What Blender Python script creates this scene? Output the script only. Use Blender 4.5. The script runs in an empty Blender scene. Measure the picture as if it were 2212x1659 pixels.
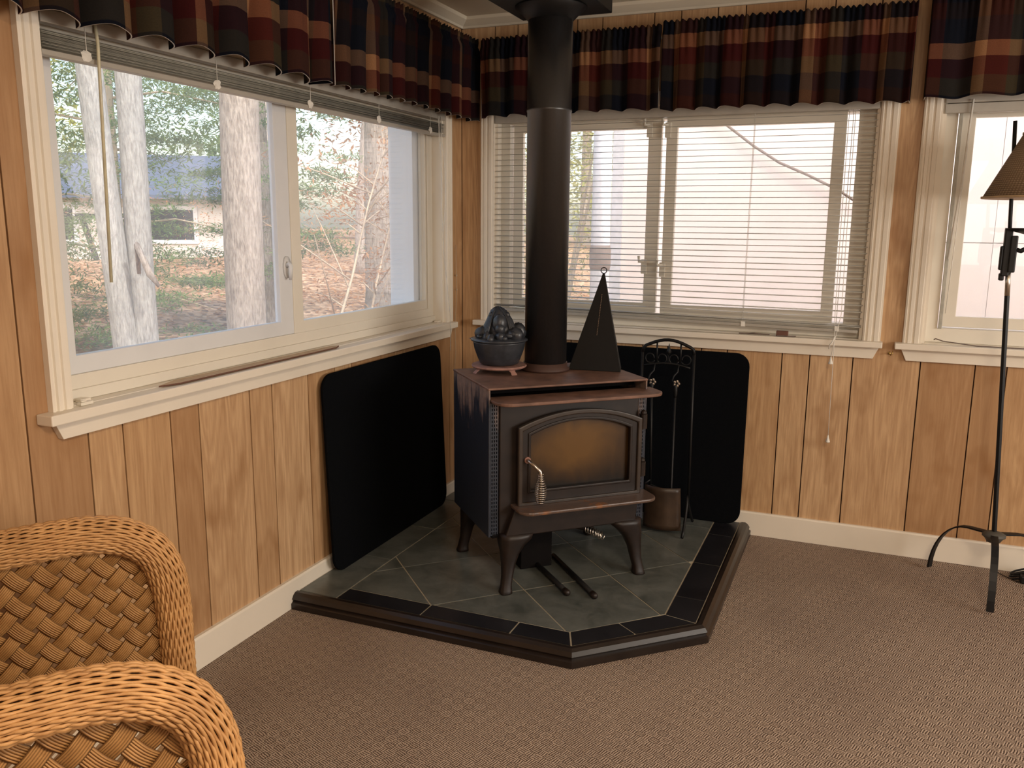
import bpy, bmesh, math, random
from mathutils import Vector, Matrix
random.seed(7)
R = math.radians
sc = bpy.context.scene
COL = sc.collection

# ------------------------------------------------------------------ camera
def cam_axes(yaw, pitch, roll):
    ca, sa = math.cos(yaw), math.sin(yaw)
    f = Vector((sa*math.cos(pitch), ca*math.cos(pitch), -math.sin(pitch)))
    r = Vector((ca, -sa, 0)); u = r.cross(f)
    r2 = math.cos(roll)*r + math.sin(roll)*u
    u2 = -math.sin(roll)*r + math.cos(roll)*u
    return r2, u2, f
cd = bpy.data.cameras.new('camera'); cam = bpy.data.objects.new('camera', cd); COL.objects.link(cam)
cd.sensor_width = 36; cd.lens = 36*1838.93/2212; cd.clip_start = .02; cd.clip_end = 300
r_, u_, f_ = cam_axes(-0.39109, 0.18765, 0.00816)
mw = Matrix((r_, u_, -f_)).transposed().to_4x4(); mw.translation = Vector((1.70722, -3.53191, 1.28))
cam.matrix_world = mw
sc.camera = cam

# ------------------------------------------------------------------ world, sun, lights, exposure
w = bpy.data.worlds.new('sky'); sc.world = w; w.use_nodes = True
nt = w.node_tree; nt.nodes.clear()
wo = nt.nodes.new('ShaderNodeOutputWorld'); bg = nt.nodes.new('ShaderNodeBackground')
sky = nt.nodes.new('ShaderNodeTexSky'); sky.sky_type = 'NISHITA'; sky.sun_disc = False
sky.sun_elevation = R(38); sky.sun_rotation = R(150); sky.air_density = 1.2; sky.dust_density = 2.5
nt.links.new(sky.outputs[0], bg.inputs[0]); bg.inputs[1].default_value = 0.27
nt.links.new(bg.outputs[0], wo.inputs[0])
def sun(direction, strength, color, angle):
    d = bpy.data.lights.new('sun', 'SUN'); d.energy = strength; d.color = color; d.angle = angle
    o = bpy.data.objects.new('sun', d); COL.objects.link(o)
    o.rotation_euler = Vector(direction).to_track_quat('-Z', 'Y').to_euler(); o.location = (3, -6, 8)
sun((-.62, -.01, -.78), 2.7, (1, .94, .86), R(1))
def area(name, loc, aim, sx, sy, power, color):
    d = bpy.data.lights.new(name, 'AREA'); d.shape = 'RECTANGLE'; d.size = sx; d.size_y = sy
    d.energy = power; d.color = color
    o = bpy.data.objects.new(name, d); COL.objects.link(o); o.location = loc
    o.rotation_euler = (Vector(aim)-Vector(loc)).to_track_quat('-Z', 'Y').to_euler()
# added fill lights standing in for unseen windows to the right and rear, and the ceiling lamp behind the camera
area('fill_light_right', (4.9, -2.0, 1.35), (0, -1.6, .75), 2.2, 1.0, 54, (1, .94, .86))
area('fill_light_rear', (2.4, -5.9, 1.4), (1.8, 0, .75), 2.2, 1.0, 9, (1, .90, .80))
area('ceiling_lamp_light', (2.3, -3.4, 2.08), (2.3, -3.4, 0), .5, .5, 32, (1, .80, .58))
sc.view_settings.view_transform = 'Standard'; sc.view_settings.look = 'None'
sc.view_settings.gamma = 1; sc.view_settings.use_curve_mapping = False
sc.view_settings.exposure = 0.72

# ------------------------------------------------------------------ materials
class NT:
    def __init__(s, name):
        s.m = bpy.data.materials.new(name); s.m.use_nodes = True; s.t = s.m.node_tree
        s.b = s.t.nodes['Principled BSDF']; s.out = s.t.nodes['Material Output']
    def n(s, kind, **kw):
        nd = s.t.nodes.new('ShaderNode'+kind)
        for k, v in kw.items(): setattr(nd, k, v)
        return nd
    def l(s, a, b): s.t.links.new(a, b)
    def coord(s, scale=(1, 1, 1), rot=(0, 0, 0), which='Object', off=None):
        tc = s.n('TexCoord'); mp = s.n('Mapping'); mp.inputs['Scale'].default_value = scale
        mp.inputs['Rotation'].default_value = rot
        src = tc.outputs[which]
        if off is not None:
            ad = s.n('VectorMath', operation='ADD'); s.l(src, ad.inputs[0]); s.l(off, ad.inputs[1]); src = ad.outputs[0]
        s.l(src, mp.inputs[0]); return mp.outputs[0]
    def noise(s, vec, scale, detail=4, rough=.55, dist=0):
        n = s.n('TexNoise'); n.inputs['Scale'].default_value = scale; n.inputs['Detail'].default_value = detail
        n.inputs['Roughness'].default_value = rough; n.inputs['Distortion'].default_value = dist
        s.l(vec, n.inputs['Vector']); return n.outputs[0]
    def ramp(s, fac, stops, interp='LINEAR'):
        r = s.n('ValToRGB'); r.color_ramp.interpolation = interp
        e = r.color_ramp.elements
        while len(e) < len(stops): e.new(.5)
        for i, (p, c) in enumerate(stops): e[i].position = p; e[i].color = (*c, 1) if len(c) == 3 else c
        s.l(fac, r.inputs[0]); return r.outputs[0]
    def mix(s, fac, a, b, mode='MIX'):
        m = s.n('MixRGB', blend_type=mode)
        for i, v in ((0, fac), (1, a), (2, b)):
            if isinstance(v, (int, float)): m.inputs[i].default_value = v
            elif isinstance(v, tuple): m.inputs[i].default_value = (*v, 1)
            else: s.l(v, m.inputs[i])
        return m.outputs[0]
    def math(s, op, a, b=None, c=None):
        m = s.n('Math', operation=op)
        for i, v in enumerate((a, b, c)):
            if v is None: continue
            if isinstance(v, (int, float)): m.inputs[i].default_value = v
            else: s.l(v, m.inputs[i])
        return m.outputs[0]
    def bump(s, h, strength=.3, dist=.002):
        b = s.n('Bump'); b.inputs['Strength'].default_value = strength; b.inputs['Distance'].default_value = dist
        s.l(h, b.inputs['Height']); s.l(b.outputs[0], s.b.inputs['Normal'])
    def col(s, c):
        if isinstance(c, tuple): s.b.inputs['Base Color'].default_value = (*c, 1)
        else: s.l(c, s.b.inputs['Base Color'])
    def set(s, rough=None, metal=None, spec=None):
        if rough is not None: s.b.inputs['Roughness'].default_value = rough
        if metal is not None: s.b.inputs['Metallic'].default_value = metal
        if spec is not None: s.b.inputs['Specular IOR Level'].default_value = spec

def plain(name, c, rough=.5, metal=0, spec=.5, var=.12, scale=30, bump=0):
    n = NT(name); v = n.coord(); f = n.noise(v, scale)
    lo = tuple(x*(1-var) for x in c); hi = tuple(min(1, x*(1+var)) for x in c)
    n.col(n.ramp(f, [(.3, lo), (.7, hi)])); n.set(rough, metal, spec)
    if bump: n.bump(f, bump, .001)
    return n.m

def wood_panel():
    n = NT('wood_panelling'); oi = n.n('ObjectInfo')
    off = n.n('CombineXYZ'); k = n.math('MULTIPLY', oi.outputs['Random'], 37.0)
    for i in range(3): n.l(k, off.inputs[i])
    v = n.coord((1, 1, 1), off=off.outputs[0])
    vs = n.coord((22, 22, 1.1), off=off.outputs[0]); fine = n.noise(vs, 6, 5, .65)
    vc = n.coord((5, 5, .55), off=off.outputs[0]); big = n.noise(vc, 1.6, 3, .5, .8)
    rings = n.math('FRACT', n.math('MULTIPLY', big, 9.0))
    rings = n.math('ABSOLUTE', n.math('SUBTRACT', rings, .5))
    blotch = n.noise(n.coord((2.4, 2.4, 1.3), off=off.outputs[0]), 2.2, 3, .6)
    base = n.ramp(oi.outputs['Random'], [(0, (.43, .25, .125)), (.3, (.56, .35, .18)), (.65, (.66, .44, .25)), (1, (.50, .30, .15))])
    c = n.mix(n.math('MULTIPLY', rings, .62), base, (.26, .12, .045))
    c = n.mix(n.ramp(fine, [(.42, (0, 0, 0)), (.70, (.5, .5, .5))]), c, (.30, .15, .065))
    c = n.mix(n.ramp(blotch, [(.58, (0, 0, 0)), (.74, (.75, .75, .75))]), c, (.27, .125, .045))
    n.col(c); n.set(.42, 0, .35); n.bump(fine, .12, .0006)
    return n.m
def carpet():
    n = NT('woven_loop_carpet'); v = n.coord((1, 1, 1), (0, 0, R(20)))
    wob = n.noise(v, 45, 2); wv = n.n('VectorMath', operation='SCALE'); n.l(v, wv.inputs[0]); wv.inputs[3].default_value = 1
    d = n.n('MixRGB', blend_type='ADD'); d.inputs[0].default_value = .006; n.l(v, d.inputs[1])
    nz = n.n('TexNoise'); nz.inputs['Scale'].default_value = 60; n.l(v, nz.inputs['Vector']); n.l(nz.outputs['Color'], d.inputs[2])
    s = n.n('SeparateXYZ'); n.l(d.outputs[0], s.inputs[0])
    ck = n.n('TexChecker'); n.l(d.outputs[0], ck.inputs['Vector']); ck.inputs['Scale'].default_value = 47
    def stripe(a): return n.math('ABSOLUTE', n.math('SINE', n.math('MULTIPLY', a, 3.14159/.0060)))
    st = n.n('MixRGB'); n.l(ck.outputs['Fac'], st.inputs[0]); n.l(stripe(s.outputs[0]), st.inputs[1]); n.l(stripe(s.outputs[1]), st.inputs[2])
    fib = n.noise(n.coord((1, 1, 1)), 420, 3, .7)
    hh = n.mix(.38, st.outputs[0], fib)
    c = n.ramp(hh, [(.10, (.022, .014, .010)), (.45, (.155, .108, .082)), (.82, (.52, .40, .31))])
    bl = n.noise(n.coord((1, 1, 1)), 3.2, 3)
    c = n.mix(n.ramp(bl, [(.4, (0, 0, 0)), (.8, (.3, .3, .3))]), c, (.13, .09, .078))
    n.col(c); n.set(.95, 0, .1); n.bump(hh, .8, .004)
    return n.m
def painted(name, c, rough=.4):
    n = NT(name); v = n.coord(); f = n.noise(v, 5, 4); g = n.noise(v, 90, 2)
    cc = n.mix(n.ramp(f, [(.45, (0, 0, 0)), (.8, (.35, .35, .35))]), c, tuple(x*.80 for x in c))
    n.col(cc); n.set(rough, 0, .4); n.bump(g, .05, .0005); return n.m
def brushed_rust(name, dark, rust, level, z0, z1, rough=.45, spec=.5, metal=0.0, streak=True):
    # rust marks that fade in between heights z0 and z1 of the object
    n = NT(name); v = n.coord(); s = n.n('SeparateXYZ'); n.l(v, s.inputs[0])
    m = n.n('MapRange'); n.l(s.outputs[2], m.inputs[0]); m.inputs[1].default_value = z0; m.inputs[2].default_value = z1
    f = n.noise(n.coord((9, 9, 2.2) if streak else (5, 5, 5)), 2.2, 5, .65)
    k = n.math('MULTIPLY', m.outputs[0], level); k = n.math('ADD', k, n.math('SUBTRACT', f, .62))
    msk = n.ramp(k, [(.12, (0, 0, 0)), (.3, (1, 1, 1))])
    g = n.noise(v, 120, 3)
    dk = n.ramp(g, [(.3, tuple(x*.8 for x in dark)), (.7, tuple(x*1.25 for x in dark))])
    rc = n.ramp(n.noise(v, 60, 4), [(.3, tuple(x*.7 for x in rust)), (.7, rust)])
    n.col(n.mix(msk, dk, rc)); rr = n.math('ADD', n.math('MULTIPLY', msk, .9-rough), rough)
    n.l(rr, n.b.inputs['Roughness']); n.set(None, metal, spec); n.bump(g, .12, .0005); return n.m
def stove_glass():
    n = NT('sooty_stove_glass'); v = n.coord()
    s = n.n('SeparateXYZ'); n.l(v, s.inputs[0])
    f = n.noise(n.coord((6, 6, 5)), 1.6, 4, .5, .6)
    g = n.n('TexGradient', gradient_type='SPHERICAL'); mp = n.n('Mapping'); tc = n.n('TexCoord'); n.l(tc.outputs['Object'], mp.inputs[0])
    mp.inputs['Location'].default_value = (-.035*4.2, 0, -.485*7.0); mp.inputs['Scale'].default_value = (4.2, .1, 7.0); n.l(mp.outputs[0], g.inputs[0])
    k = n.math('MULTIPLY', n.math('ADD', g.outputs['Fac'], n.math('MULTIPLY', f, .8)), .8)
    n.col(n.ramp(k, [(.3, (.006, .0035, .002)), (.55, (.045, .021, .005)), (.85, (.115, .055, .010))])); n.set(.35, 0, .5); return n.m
def slate(name, lo, hi, rough=.45):
    n = NT(name); oi = n.n('ObjectInfo'); off = n.n('CombineXYZ'); k = n.math('MULTIPLY', oi.outputs['Random'], 21.0)
    n.l(k, off.inputs[0]); n.l(k, off.inputs[1])
    f = n.noise(n.coord((1, 1, 1), off=off.outputs[0]), 9, 6, .65, .5)
    g = n.noise(n.coord(), 70, 3)
    c = n.ramp(f, [(.3, lo), (.7, hi)]); n.col(n.mix(.15, c, n.ramp(g, [(.3, lo), (.7, hi)]))); n.set(rough, 0, .5); n.bump(f, .25, .002); return n.m
def plaid():
    n = NT('plaid_flannel'); tc = n.n('TexCoord'); s = n.n('SeparateXYZ'); n.l(tc.outputs['UV'], s.inputs[0])
    navy = (.004, .005, .009); wine = (.032, .005, .005); rust = (.065, .014, .008); tan = (.23, .115, .055); olive = (.032, .024, .013); brown = (.012, .006, .005)
    u = n.math('FRACT', n.math('DIVIDE', s.outputs[0], .66)); v = n.math('FRACT', n.math('DIVIDE', s.outputs[1], .36))
    cs = [(0, navy), (.12, tan), (.18, rust), (.30, olive), (.38, navy), (.53, wine), (.66, tan), (.71, brown), (.82, wine), (.91, navy)]
    rs = [(0, brown), (.13, navy), (.30, olive), (.46, wine), (.63, tan), (.77, navy), (.985, brown)]
    cu = n.ramp(u, cs, 'CONSTANT'); cv = n.ramp(v, rs, 'CONSTANT')
    ad = n.mix(.52, cu, cv); gm = n.n('Gamma'); gm.inputs[1].default_value = .5; n.l(n.mix(1.0, cu, cv, 'MULTIPLY'), gm.inputs[0]); c = n.mix(.6, ad, gm.outputs[0])
    fz = n.noise(tc.outputs['UV'], 260, 3, .7)
    c = n.mix(n.ramp(fz, [(.35, (0, 0, 0)), (.8, (.5, .5, .5))]), c, n.mix(1.0, c, (1.6, 1.6, 1.6), 'MULTIPLY'))
    n.col(c); n.set(.95, 0, .1); n.bump(fz, .3, .001); return n.m
def wicker(name, c0, c1):
    n = NT(name); v = n.coord(); f = n.noise(v, 40, 4, .6); g = n.noise(v, 7, 3)
    c = n.ramp(f, [(.3, c0), (.7, c1)]); c = n.mix(n.ramp(g, [(.45, (0, 0, 0)), (.75, (.4, .4, .4))]), c, tuple(x*.6 for x in c0))
    n.col(c); n.set(.5, 0, .4); n.bump(n.noise(v, 300, 2), .2, .0005); return n.m
def strip_wicker():
    # each lattice band is itself laid from six fine strands: the strands are relief across the band (UV x)
    n = NT('wicker_band'); tc = n.n('TexCoord'); s = n.n('SeparateXYZ'); n.l(tc.outputs['UV'], s.inputs[0])
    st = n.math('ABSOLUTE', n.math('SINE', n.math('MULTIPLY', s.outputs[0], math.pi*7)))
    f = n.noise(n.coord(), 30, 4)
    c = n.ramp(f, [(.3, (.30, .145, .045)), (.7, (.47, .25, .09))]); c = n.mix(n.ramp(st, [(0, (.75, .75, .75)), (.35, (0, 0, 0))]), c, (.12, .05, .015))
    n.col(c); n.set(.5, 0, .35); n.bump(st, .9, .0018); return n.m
def glass():
    n = NT('window_glass'); t = n.t; t.nodes.remove(n.b)
    tr = n.n('BsdfTransparent'); gl = n.n('BsdfGlossy'); gl.inputs['Roughness'].default_value = .01
    tl = n.n('BsdfTranslucent'); tl.inputs[0].default_value = (.95, .95, .93, 1)
    lw = n.n('LayerWeight'); lw.inputs[0].default_value = .5
    fr = n.n('MapRange'); n.l(n.math('POWER', lw.outputs['Facing'], 4.0), fr.inputs[0]); fr.inputs[3].default_value = .045; fr.inputs[4].default_value = .9
    m1 = n.n('MixShader'); m1.inputs[0].default_value = .14; n.l(tr.outputs[0], m1.inputs[1]); n.l(tl.outputs[0], m1.inputs[2])
    m2 = n.n('MixShader'); n.l(fr.outputs[0], m2.inputs[0]); n.l(m1.outputs[0], m2.inputs[1]); n.l(gl.outputs[0], m2.inputs[2])
    n.l(m2.outputs[0], n.out.inputs[0]); return n.m
def bark(name, lo, hi, sc_=26):
    n = NT(name); v = n.coord((3, 3, .6)); f = n.noise(v, sc_, 6, .7); g = n.noise(n.coord(), 6, 3)
    c = n.ramp(f, [(.35, lo), (.65, hi)]); c = n.mix(n.ramp(g, [(.5, (0, 0, 0)), (.7, (.5, .5, .5))]), c, tuple(x*.75 for x in hi))
    n.col(c); n.set(.9, 0, .2); n.bump(f, .9, .02); return n.m
def leafy(name, lo, hi):
    n = NT(name); v = n.coord(); f = n.noise(v, 9, 3, .7); c = n.ramp(f, [(.3, lo), (.7, hi)])
    n.col(c); n.set(.7, 0, .2)
    tl = n.n('BsdfTranslucent'); n.l(c, tl.inputs[0]); m = n.n('MixShader'); m.inputs[0].default_value = .45
    n.l(n.b.outputs[0], m.inputs[1]); n.l(tl.outputs[0], m.inputs[2]); n.l(m.outputs[0], n.out.inputs[0]); return n.m
def leaf_ground():
    n = NT('leaf_litter'); v = n.coord(); vo = n.n('TexVoronoi'); vo.inputs['Scale'].default_value = 16; n.l(v, vo.inputs['Vector'])
    f = n.noise(v, 1.2, 4); sp = n.n('SeparateColor'); n.l(vo.outputs['Color'], sp.inputs[0])
    c = n.ramp(sp.outputs[0], [(.0, (.17, .085, .04)), (.5, (.42, .24, .12)), (1, (.66, .43, .26))])
    c = n.mix(n.ramp(f, [(.45, (0, 0, 0)), (.75, (.6, .6, .6))]), c, (.20, .14, .08)); n.col(c); n.set(.9, 0, .1)
    n.bump(vo.outputs['Distance'], .6, .03); return n.m
def shade_weave():
    n = NT('lampshade_weave'); v = n.coord(); f = n.noise(v, 200, 2)
    s = n.n('SeparateXYZ'); n.l(v, s.inputs[0])
    at = n.math('ARCTAN2', s.outputs[1], s.outputs[0])
    a = n.math('SINE', n.math('MULTIPLY', at, 110)); b = n.math('SINE', n.math('MULTIPLY', s.outputs[2], 900))
    k = n.math('MULTIPLY', n.math('ADD', a, b), .5)
    n.col(n.ramp(k, [(.0, (.24, .17, .11)), (.9, (.42, .32, .22))])); n.set(.85, 0, .2); n.bump(k, .6, .001)
    return n.m

M = dict(
 wood=wood_panel(), carpet=carpet(), trim=painted('cream_paint', (.79, .72, .61)), vinyl=painted('cream_vinyl', (.76, .71, .61), .35),
 white=painted('white_vinyl', (.72, .73, .74), .35), ceil=painted('ceiling_board', (.68, .62, .50), .7), groove=plain('groove_dark', (.05, .02, .01), .9),
 blind=plain('blind_slat_enamel', (.40, .37, .32), .35, var=.05), blind_raised=plain('backlit_blind_slat', (.40, .385, .33), .5, var=.15),  # raised slats carry their backlit darkness in the grey-beige
 cord=plain('white_cord', (.75, .72, .65), .7), wand=plain('clear_yellowed_plastic', (.60, .55, .38), .25),
 glass=glass(), plaid=plaid(), lining=plain('pale_lining', (.55, .50, .45), .9),
 stove_side=brushed_rust('black_enamelled_steel_with_rust_runs', (.022, .028, .042), (.26, .17, .13), .56, .44, .76, .38, .55),
 stove_top=plain('dusty_rusted_steel_top', (.17, .090, .062), .55, spec=.4, var=.35, scale=18, bump=.2),
 stove_front=plain('brown_black_cast_iron', (.013, .0072, .0052), .45, spec=.45, var=.4, scale=22, bump=.2),
 iron=plain('black_iron', (.005, .005, .0055), .5, spec=.35, var=.2), dark=plain('dull_black', (.006, .005, .005), .9, spec=.1),
 bead=plain('worn_door_rim', (.030, .020, .014), .38, spec=.6, var=.35, scale=14),
 ledge=brushed_rust('ledge_with_orange_rust', (.09, .055, .04), (.42, .15, .03), .17, .2, .3, .38, .6, 0, False),
 sglass=stove_glass(), spring=plain('nickel_spring', (.55, .50, .44), .28, 1.0), pipe=brushed_rust('black_flue_pipe', (.014, .013, .013), (.075, .03, .02), -.9, .9, 1.0, .36, .9, 0, False),
 rusty=plain('rusty_pink_trivet', (.30, .155, .12), .75, var=.3, scale=40, bump=.3), pot=plain('grey_black_cast_iron', (.032, .035, .042), .36, spec=.5, var=.3, scale=40, bump=.3),
 pad=plain('black_flocked_board', (.0045, .005, .006), .95, spec=.03, var=.3, scale=300, bump=.1),
 slate=slate('grey_green_slate_tile', (.055, .062, .056), (.15, .158, .145), .28), btile=slate('black_border_tile', (.006, .006, .008), (.016, .016, .02), .34),
 grout=plain('pale_grout', (.42, .37, .28), .9), hwood=plain('dark_stained_moulding', (.015, .010, .008), .30, var=.3, scale=12),
 wick=wicker('honey_wicker', (.42, .21, .075), (.62, .35, .14)), band=strip_wicker(), core=plain('wicker_core', (.11, .045, .015), .8),
 cushion=None, shade=shade_weave(), candle=plain('ivory_sleeve', (.62, .50, .30), .5),
 brass=plain('brass', (.6, .42, .16), .3, 1.0), board=plain('raw_hardboard', (.50, .36, .22), .7), boarded=plain('hardboard_edge', (.12, .05, .03), .8),
 birch=bark('pale_grey_bark', (.30, .29, .27), (.62, .61, .57)), oak=bark('brown_grey_bark', (.25, .20, .16), (.62, .54, .46), 22), twig=plain('pale_twig', (.52, .42, .30), .8),
 hemlock=leafy('hemlock_green', (.10, .19, .055), (.32, .44, .14)), beech=leafy('dry_beech_leaf', (.38, .17, .06), (.66, .38, .18)), yellow=leafy('yellow_green_leaf', (.30, .36, .08), (.60, .58, .16)),
 litter=leaf_ground(), stucco=painted('pinkish_white_siding', (.86, .78, .73), .8), roofblue=plain('blue_grey_shingles', (.09, .115, .17), .8),
 housewall=painted('pale_house_wall', (.70, .66, .60), .8), postw=plain('weathered_white_post', (.60, .62, .66), .5), cable=plain('brown_cable', (.16, .12, .10), .7),
)
def stripe_cloth():
    n = NT('striped_cushion_cloth'); v = n.coord((1, 1, 1), (0, 0, R(30))); s = n.n('SeparateXYZ'); n.l(v, s.inputs[0])
    k = n.math('SINE', n.math('MULTIPLY', s.outputs[0], 330)); n.col(n.ramp(k, [(.45, (.35, .22, .12)), (.55, (.85, .78, .66))])); n.set(.9, 0, .1); return n.m
M['cushion'] = stripe_cloth()

# ------------------------------------------------------------------ mesh builder
class MB:
    def __init__(s): s.v = []; s.f = []; s.uv = None
    def add(s, vs, fs):
        b = len(s.v); s.v += [tuple(x) for x in vs]; s.f += [tuple(i+b for i in f) for f in fs]
    def box(s, a, b, T=None):
        x0, y0, z0 = a; x1, y1, z1 = b
        vs = [Vector(p) for p in ((x0, y0, z0), (x1, y0, z0), (x1, y1, z0), (x0, y1, z0), (x0, y0, z1), (x1, y0, z1), (x1, y1, z1), (x0, y1, z1))]
        if T: vs = [T @ p for p in vs]
        s.add(vs, [(0, 3, 2, 1), (4, 5, 6, 7), (0, 1, 5, 4), (1, 2, 6, 5), (2, 3, 7, 6), (3, 0, 4, 7)])
    def prism(s, poly, h0, h1, fn):
        # poly: 2D outline; fn(a, b, h) -> 3D point
        n = len(poly); vs = [fn(a, b, h0) for a, b in poly]+[fn(a, b, h1) for a, b in poly]
        s.add(vs, [tuple(range(n))[::-1], tuple(range(n, 2*n))]+[(i, (i+1) % n, (i+1) % n+n, i+n) for i in range(n)])
    def ring(s, outer, inner, h0, h1, fn):
        n = len(outer); vs = []
        for h in (h0, h1):
            vs += [fn(a, b, h) for a, b in outer]+[fn(a, b, h) for a, b in inner]
        fs = []
        for i in range(n):
            j = (i+1) % n; o0, i0, o1, i1 = 0, n, 2*n, 3*n
            fs += [(o0+i, i0+i, i0+j, o0+j), (o1+i, o1+j, i1+j, i1+i), (o0+i, o0+j, o1+j, o1+i), (i0+i, i1+i, i1+j, i0+j)]
        s.add(vs, fs)
    def tube(s, path, r, seg=8, cap=True, flat=None):
        P = [Vector(p) for p in path]; n = len(P); base = len(s.v)
        rr = r if isinstance(r, (list, tuple)) else [r]*n
        up = None
        for i, p in enumerate(P):
            t = (P[min(i+1, n-1)]-P[max(i-1, 0)]).normalized()
            if up is None:
                up = Vector((0, 0, 1)) if abs(t.z) < .9 else Vector((1, 0, 0))
            a = t.cross(up)
            if a.length < 1e-6: a = t.cross(Vector((0, 1, 0)))
            a.normalize(); b = a.cross(t).normalized(); up = b
            for k in range(seg):
                an = 2*math.pi*k/seg
                s.v.append(tuple(p+rr[i]*(a*math.cos(an)*(flat or 1)+b*math.sin(an))))
        for i in range(n-1):
            for k in range(seg):
                k2 = (k+1) % seg
                s.f.append((base+i*seg+k, base+i*seg+k2, base+(i+1)*seg+k2, base+(i+1)*seg+k))
        if cap:
            s.f.append(tuple(base+k for k in range(seg))[::-1]); s.f.append(tuple(base+(n-1)*seg+k for k in range(seg)))
    def lathe(s, prof, seg=32, c=(0, 0, 0), axis='z'):
        base = len(s.v); n = len(prof)
        for r, z in prof:
            for k in range(seg):
                an = 2*math.pi*k/seg; x, y = r*math.cos(an), r*math.sin(an)
                p = (x, y, z) if axis == 'z' else (x, z, y)
                s.v.append((p[0]+c[0], p[1]+c[1], p[2]+c[2]))
        for i in range(n-1):
            for k in range(seg):
                k2 = (k+1) % seg; s.f.append((base+i*seg+k, base+i*seg+k2, base+(i+1)*seg+k2, base+(i+1)*seg+k))
        if prof[0][0] > 1e-5: s.f.append(tuple(base+k for k in range(seg))[::-1])
        if prof[-1][0] > 1e-5: s.f.append(tuple(base+(n-1)*seg+k for k in range(seg)))
    def ball(s, c, r, seg=12, rings=8, jit=0):
        base = len(s.v); rx, ry, rz = r if isinstance(r, tuple) else (r, r, r)
        for i in range(rings+1):
            ph = math.pi*i/rings
            for k in range(seg):
                an = 2*math.pi*k/seg; j = 1+random.uniform(-jit, jit)
                s.v.append((c[0]+rx*j*math.sin(ph)*math.cos(an), c[1]+ry*j*math.sin(ph)*math.sin(an), c[2]+rz*j*math.cos(ph)))
        for i in range(rings):
            for k in range(seg):
                k2 = (k+1) % seg; s.f.append((base+i*seg+k, base+(i+1)*seg+k, base+(i+1)*seg+k2, base+i*seg+k2))
    def build(s, name, mat, parent=None, smooth=False, bevel=0, loc=None, **props):
        me = bpy.data.meshes.new(name); me.from_pydata(s.v, [], s.f); me.update()
        bm = bmesh.new(); bm.from_mesh(me)
        bmesh.ops.recalc_face_normals(bm, faces=bm.faces)
        bm.to_mesh(me); bm.free()
        if s.uv is not None:
            ul = me.uv_layers.new(name='UVMap')
            for lp in me.loops: ul.data[lp.index].uv = s.uv[lp.vertex_index]
        o = bpy.data.objects.new(name, me); COL.objects.link(o)
        if mat: me.materials.append(mat if not isinstance(mat, str) else M[mat])
        if smooth: me.polygons.foreach_set('use_smooth', [True]*len(me.polygons))
        if bevel:
            md = o.modifiers.new('bevel', 'BEVEL'); md.width = bevel; md.segments = 2; md.limit_method = 'ANGLE'; md.angle_limit = R(40)
        if parent: o.parent = parent
        if loc: o.location = loc
        for k, v in props.items(): o[k] = v
        return o
def bx(name, a, b, mat, parent=None, bevel=0, **p):
    m = MB(); m.box(a, b); return m.build(name, mat, parent, bevel=bevel, **p)
def tb(name, path, r, mat, parent=None, seg=8, **p):
    m = MB(); m.tube(path, r, seg); return m.build(name, mat, parent, smooth=True, **p)
def thing(name, label, cat, loc=(0, 0, 0), rz=0, group=None):
    o = bpy.data.objects.new(name, None); COL.objects.link(o); o.location = loc; o.rotation_euler = (0, 0, rz)
    o.empty_display_size = .05; o['label'] = label; o['category'] = cat
    if group: o['group'] = group
    return o
def tag(o, label, cat, group=None):
    o['label'] = label; o['category'] = cat
    if group: o['group'] = group
    return o
def recenter(o, loc):
    # move the object's origin to loc without moving its geometry
    o.data.transform(Matrix.Translation(-Vector(loc))); o.location = loc
def copy_child(o, parent, loc=None, rot=None):
    c = o.copy(); COL.objects.link(c); c.parent = parent
    if loc is not None: c.location = loc
    if rot is not None: c.rotation_euler = rot
    return c

# ------------------------------------------------------------------ room shell
CEIL = 2.14; XR = 5.0; YB = -6.0; T = .12
floor = bx('floor', (-.1, YB-.1, -.08), (XR+.1, .1, 0), 'carpet', kind='structure')
ceiling = bx('ceiling', (-.25, YB-.1, CEIL), (XR+.2, .3, CEIL+.12), 'ceil', kind='structure')
# ceiling boards along x, with battens
W1 = (-2.123, -.185, .845, 1.745)          # window 1 opening on the left wall: y0, y1, z0, z1
W2 = (.162, 1.712, .845, 1.745)            # window 2 on the rear wall: x0, x1
W3 = (1.915, 3.465, .845, 1.745)
L_ = lambda a, b, h: (h, a, b)             # left wall: a = y, b = z, h = x
B_ = lambda a, b, h: (a, h, b)             # rear wall: a = x, b = z, h = y
def wall_core(name, fn, a0, a1, opens, sgn):
    m = MB()
    h0, h1 = -.012*sgn, -T*sgn
    xs = [a0]
    for o in opens: xs += [o[0], o[1]]
    xs.append(a1)
    for i in range(0, len(xs), 2):
        m.prism([(xs[i], 0), (xs[i+1], 0), (xs[i+1], CEIL), (xs[i], CEIL)], h0, h1, fn)
    for o in opens:
        m.prism([(o[0], 0), (o[1], 0), (o[1], o[2]), (o[0], o[2])], h0, h1, fn)
        m.prism([(o[0], o[3]), (o[1], o[3]), (o[1], CEIL), (o[0], CEIL)], h0, h1, fn)
    return m.build(name, 'groove', kind='structure')
wall_left = wall_core('wall_left', L_, YB, 0, [W1], 1)
wall_back = wall_core('wall_back', B_, -T, XR, [W2, W3], -1)
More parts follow.
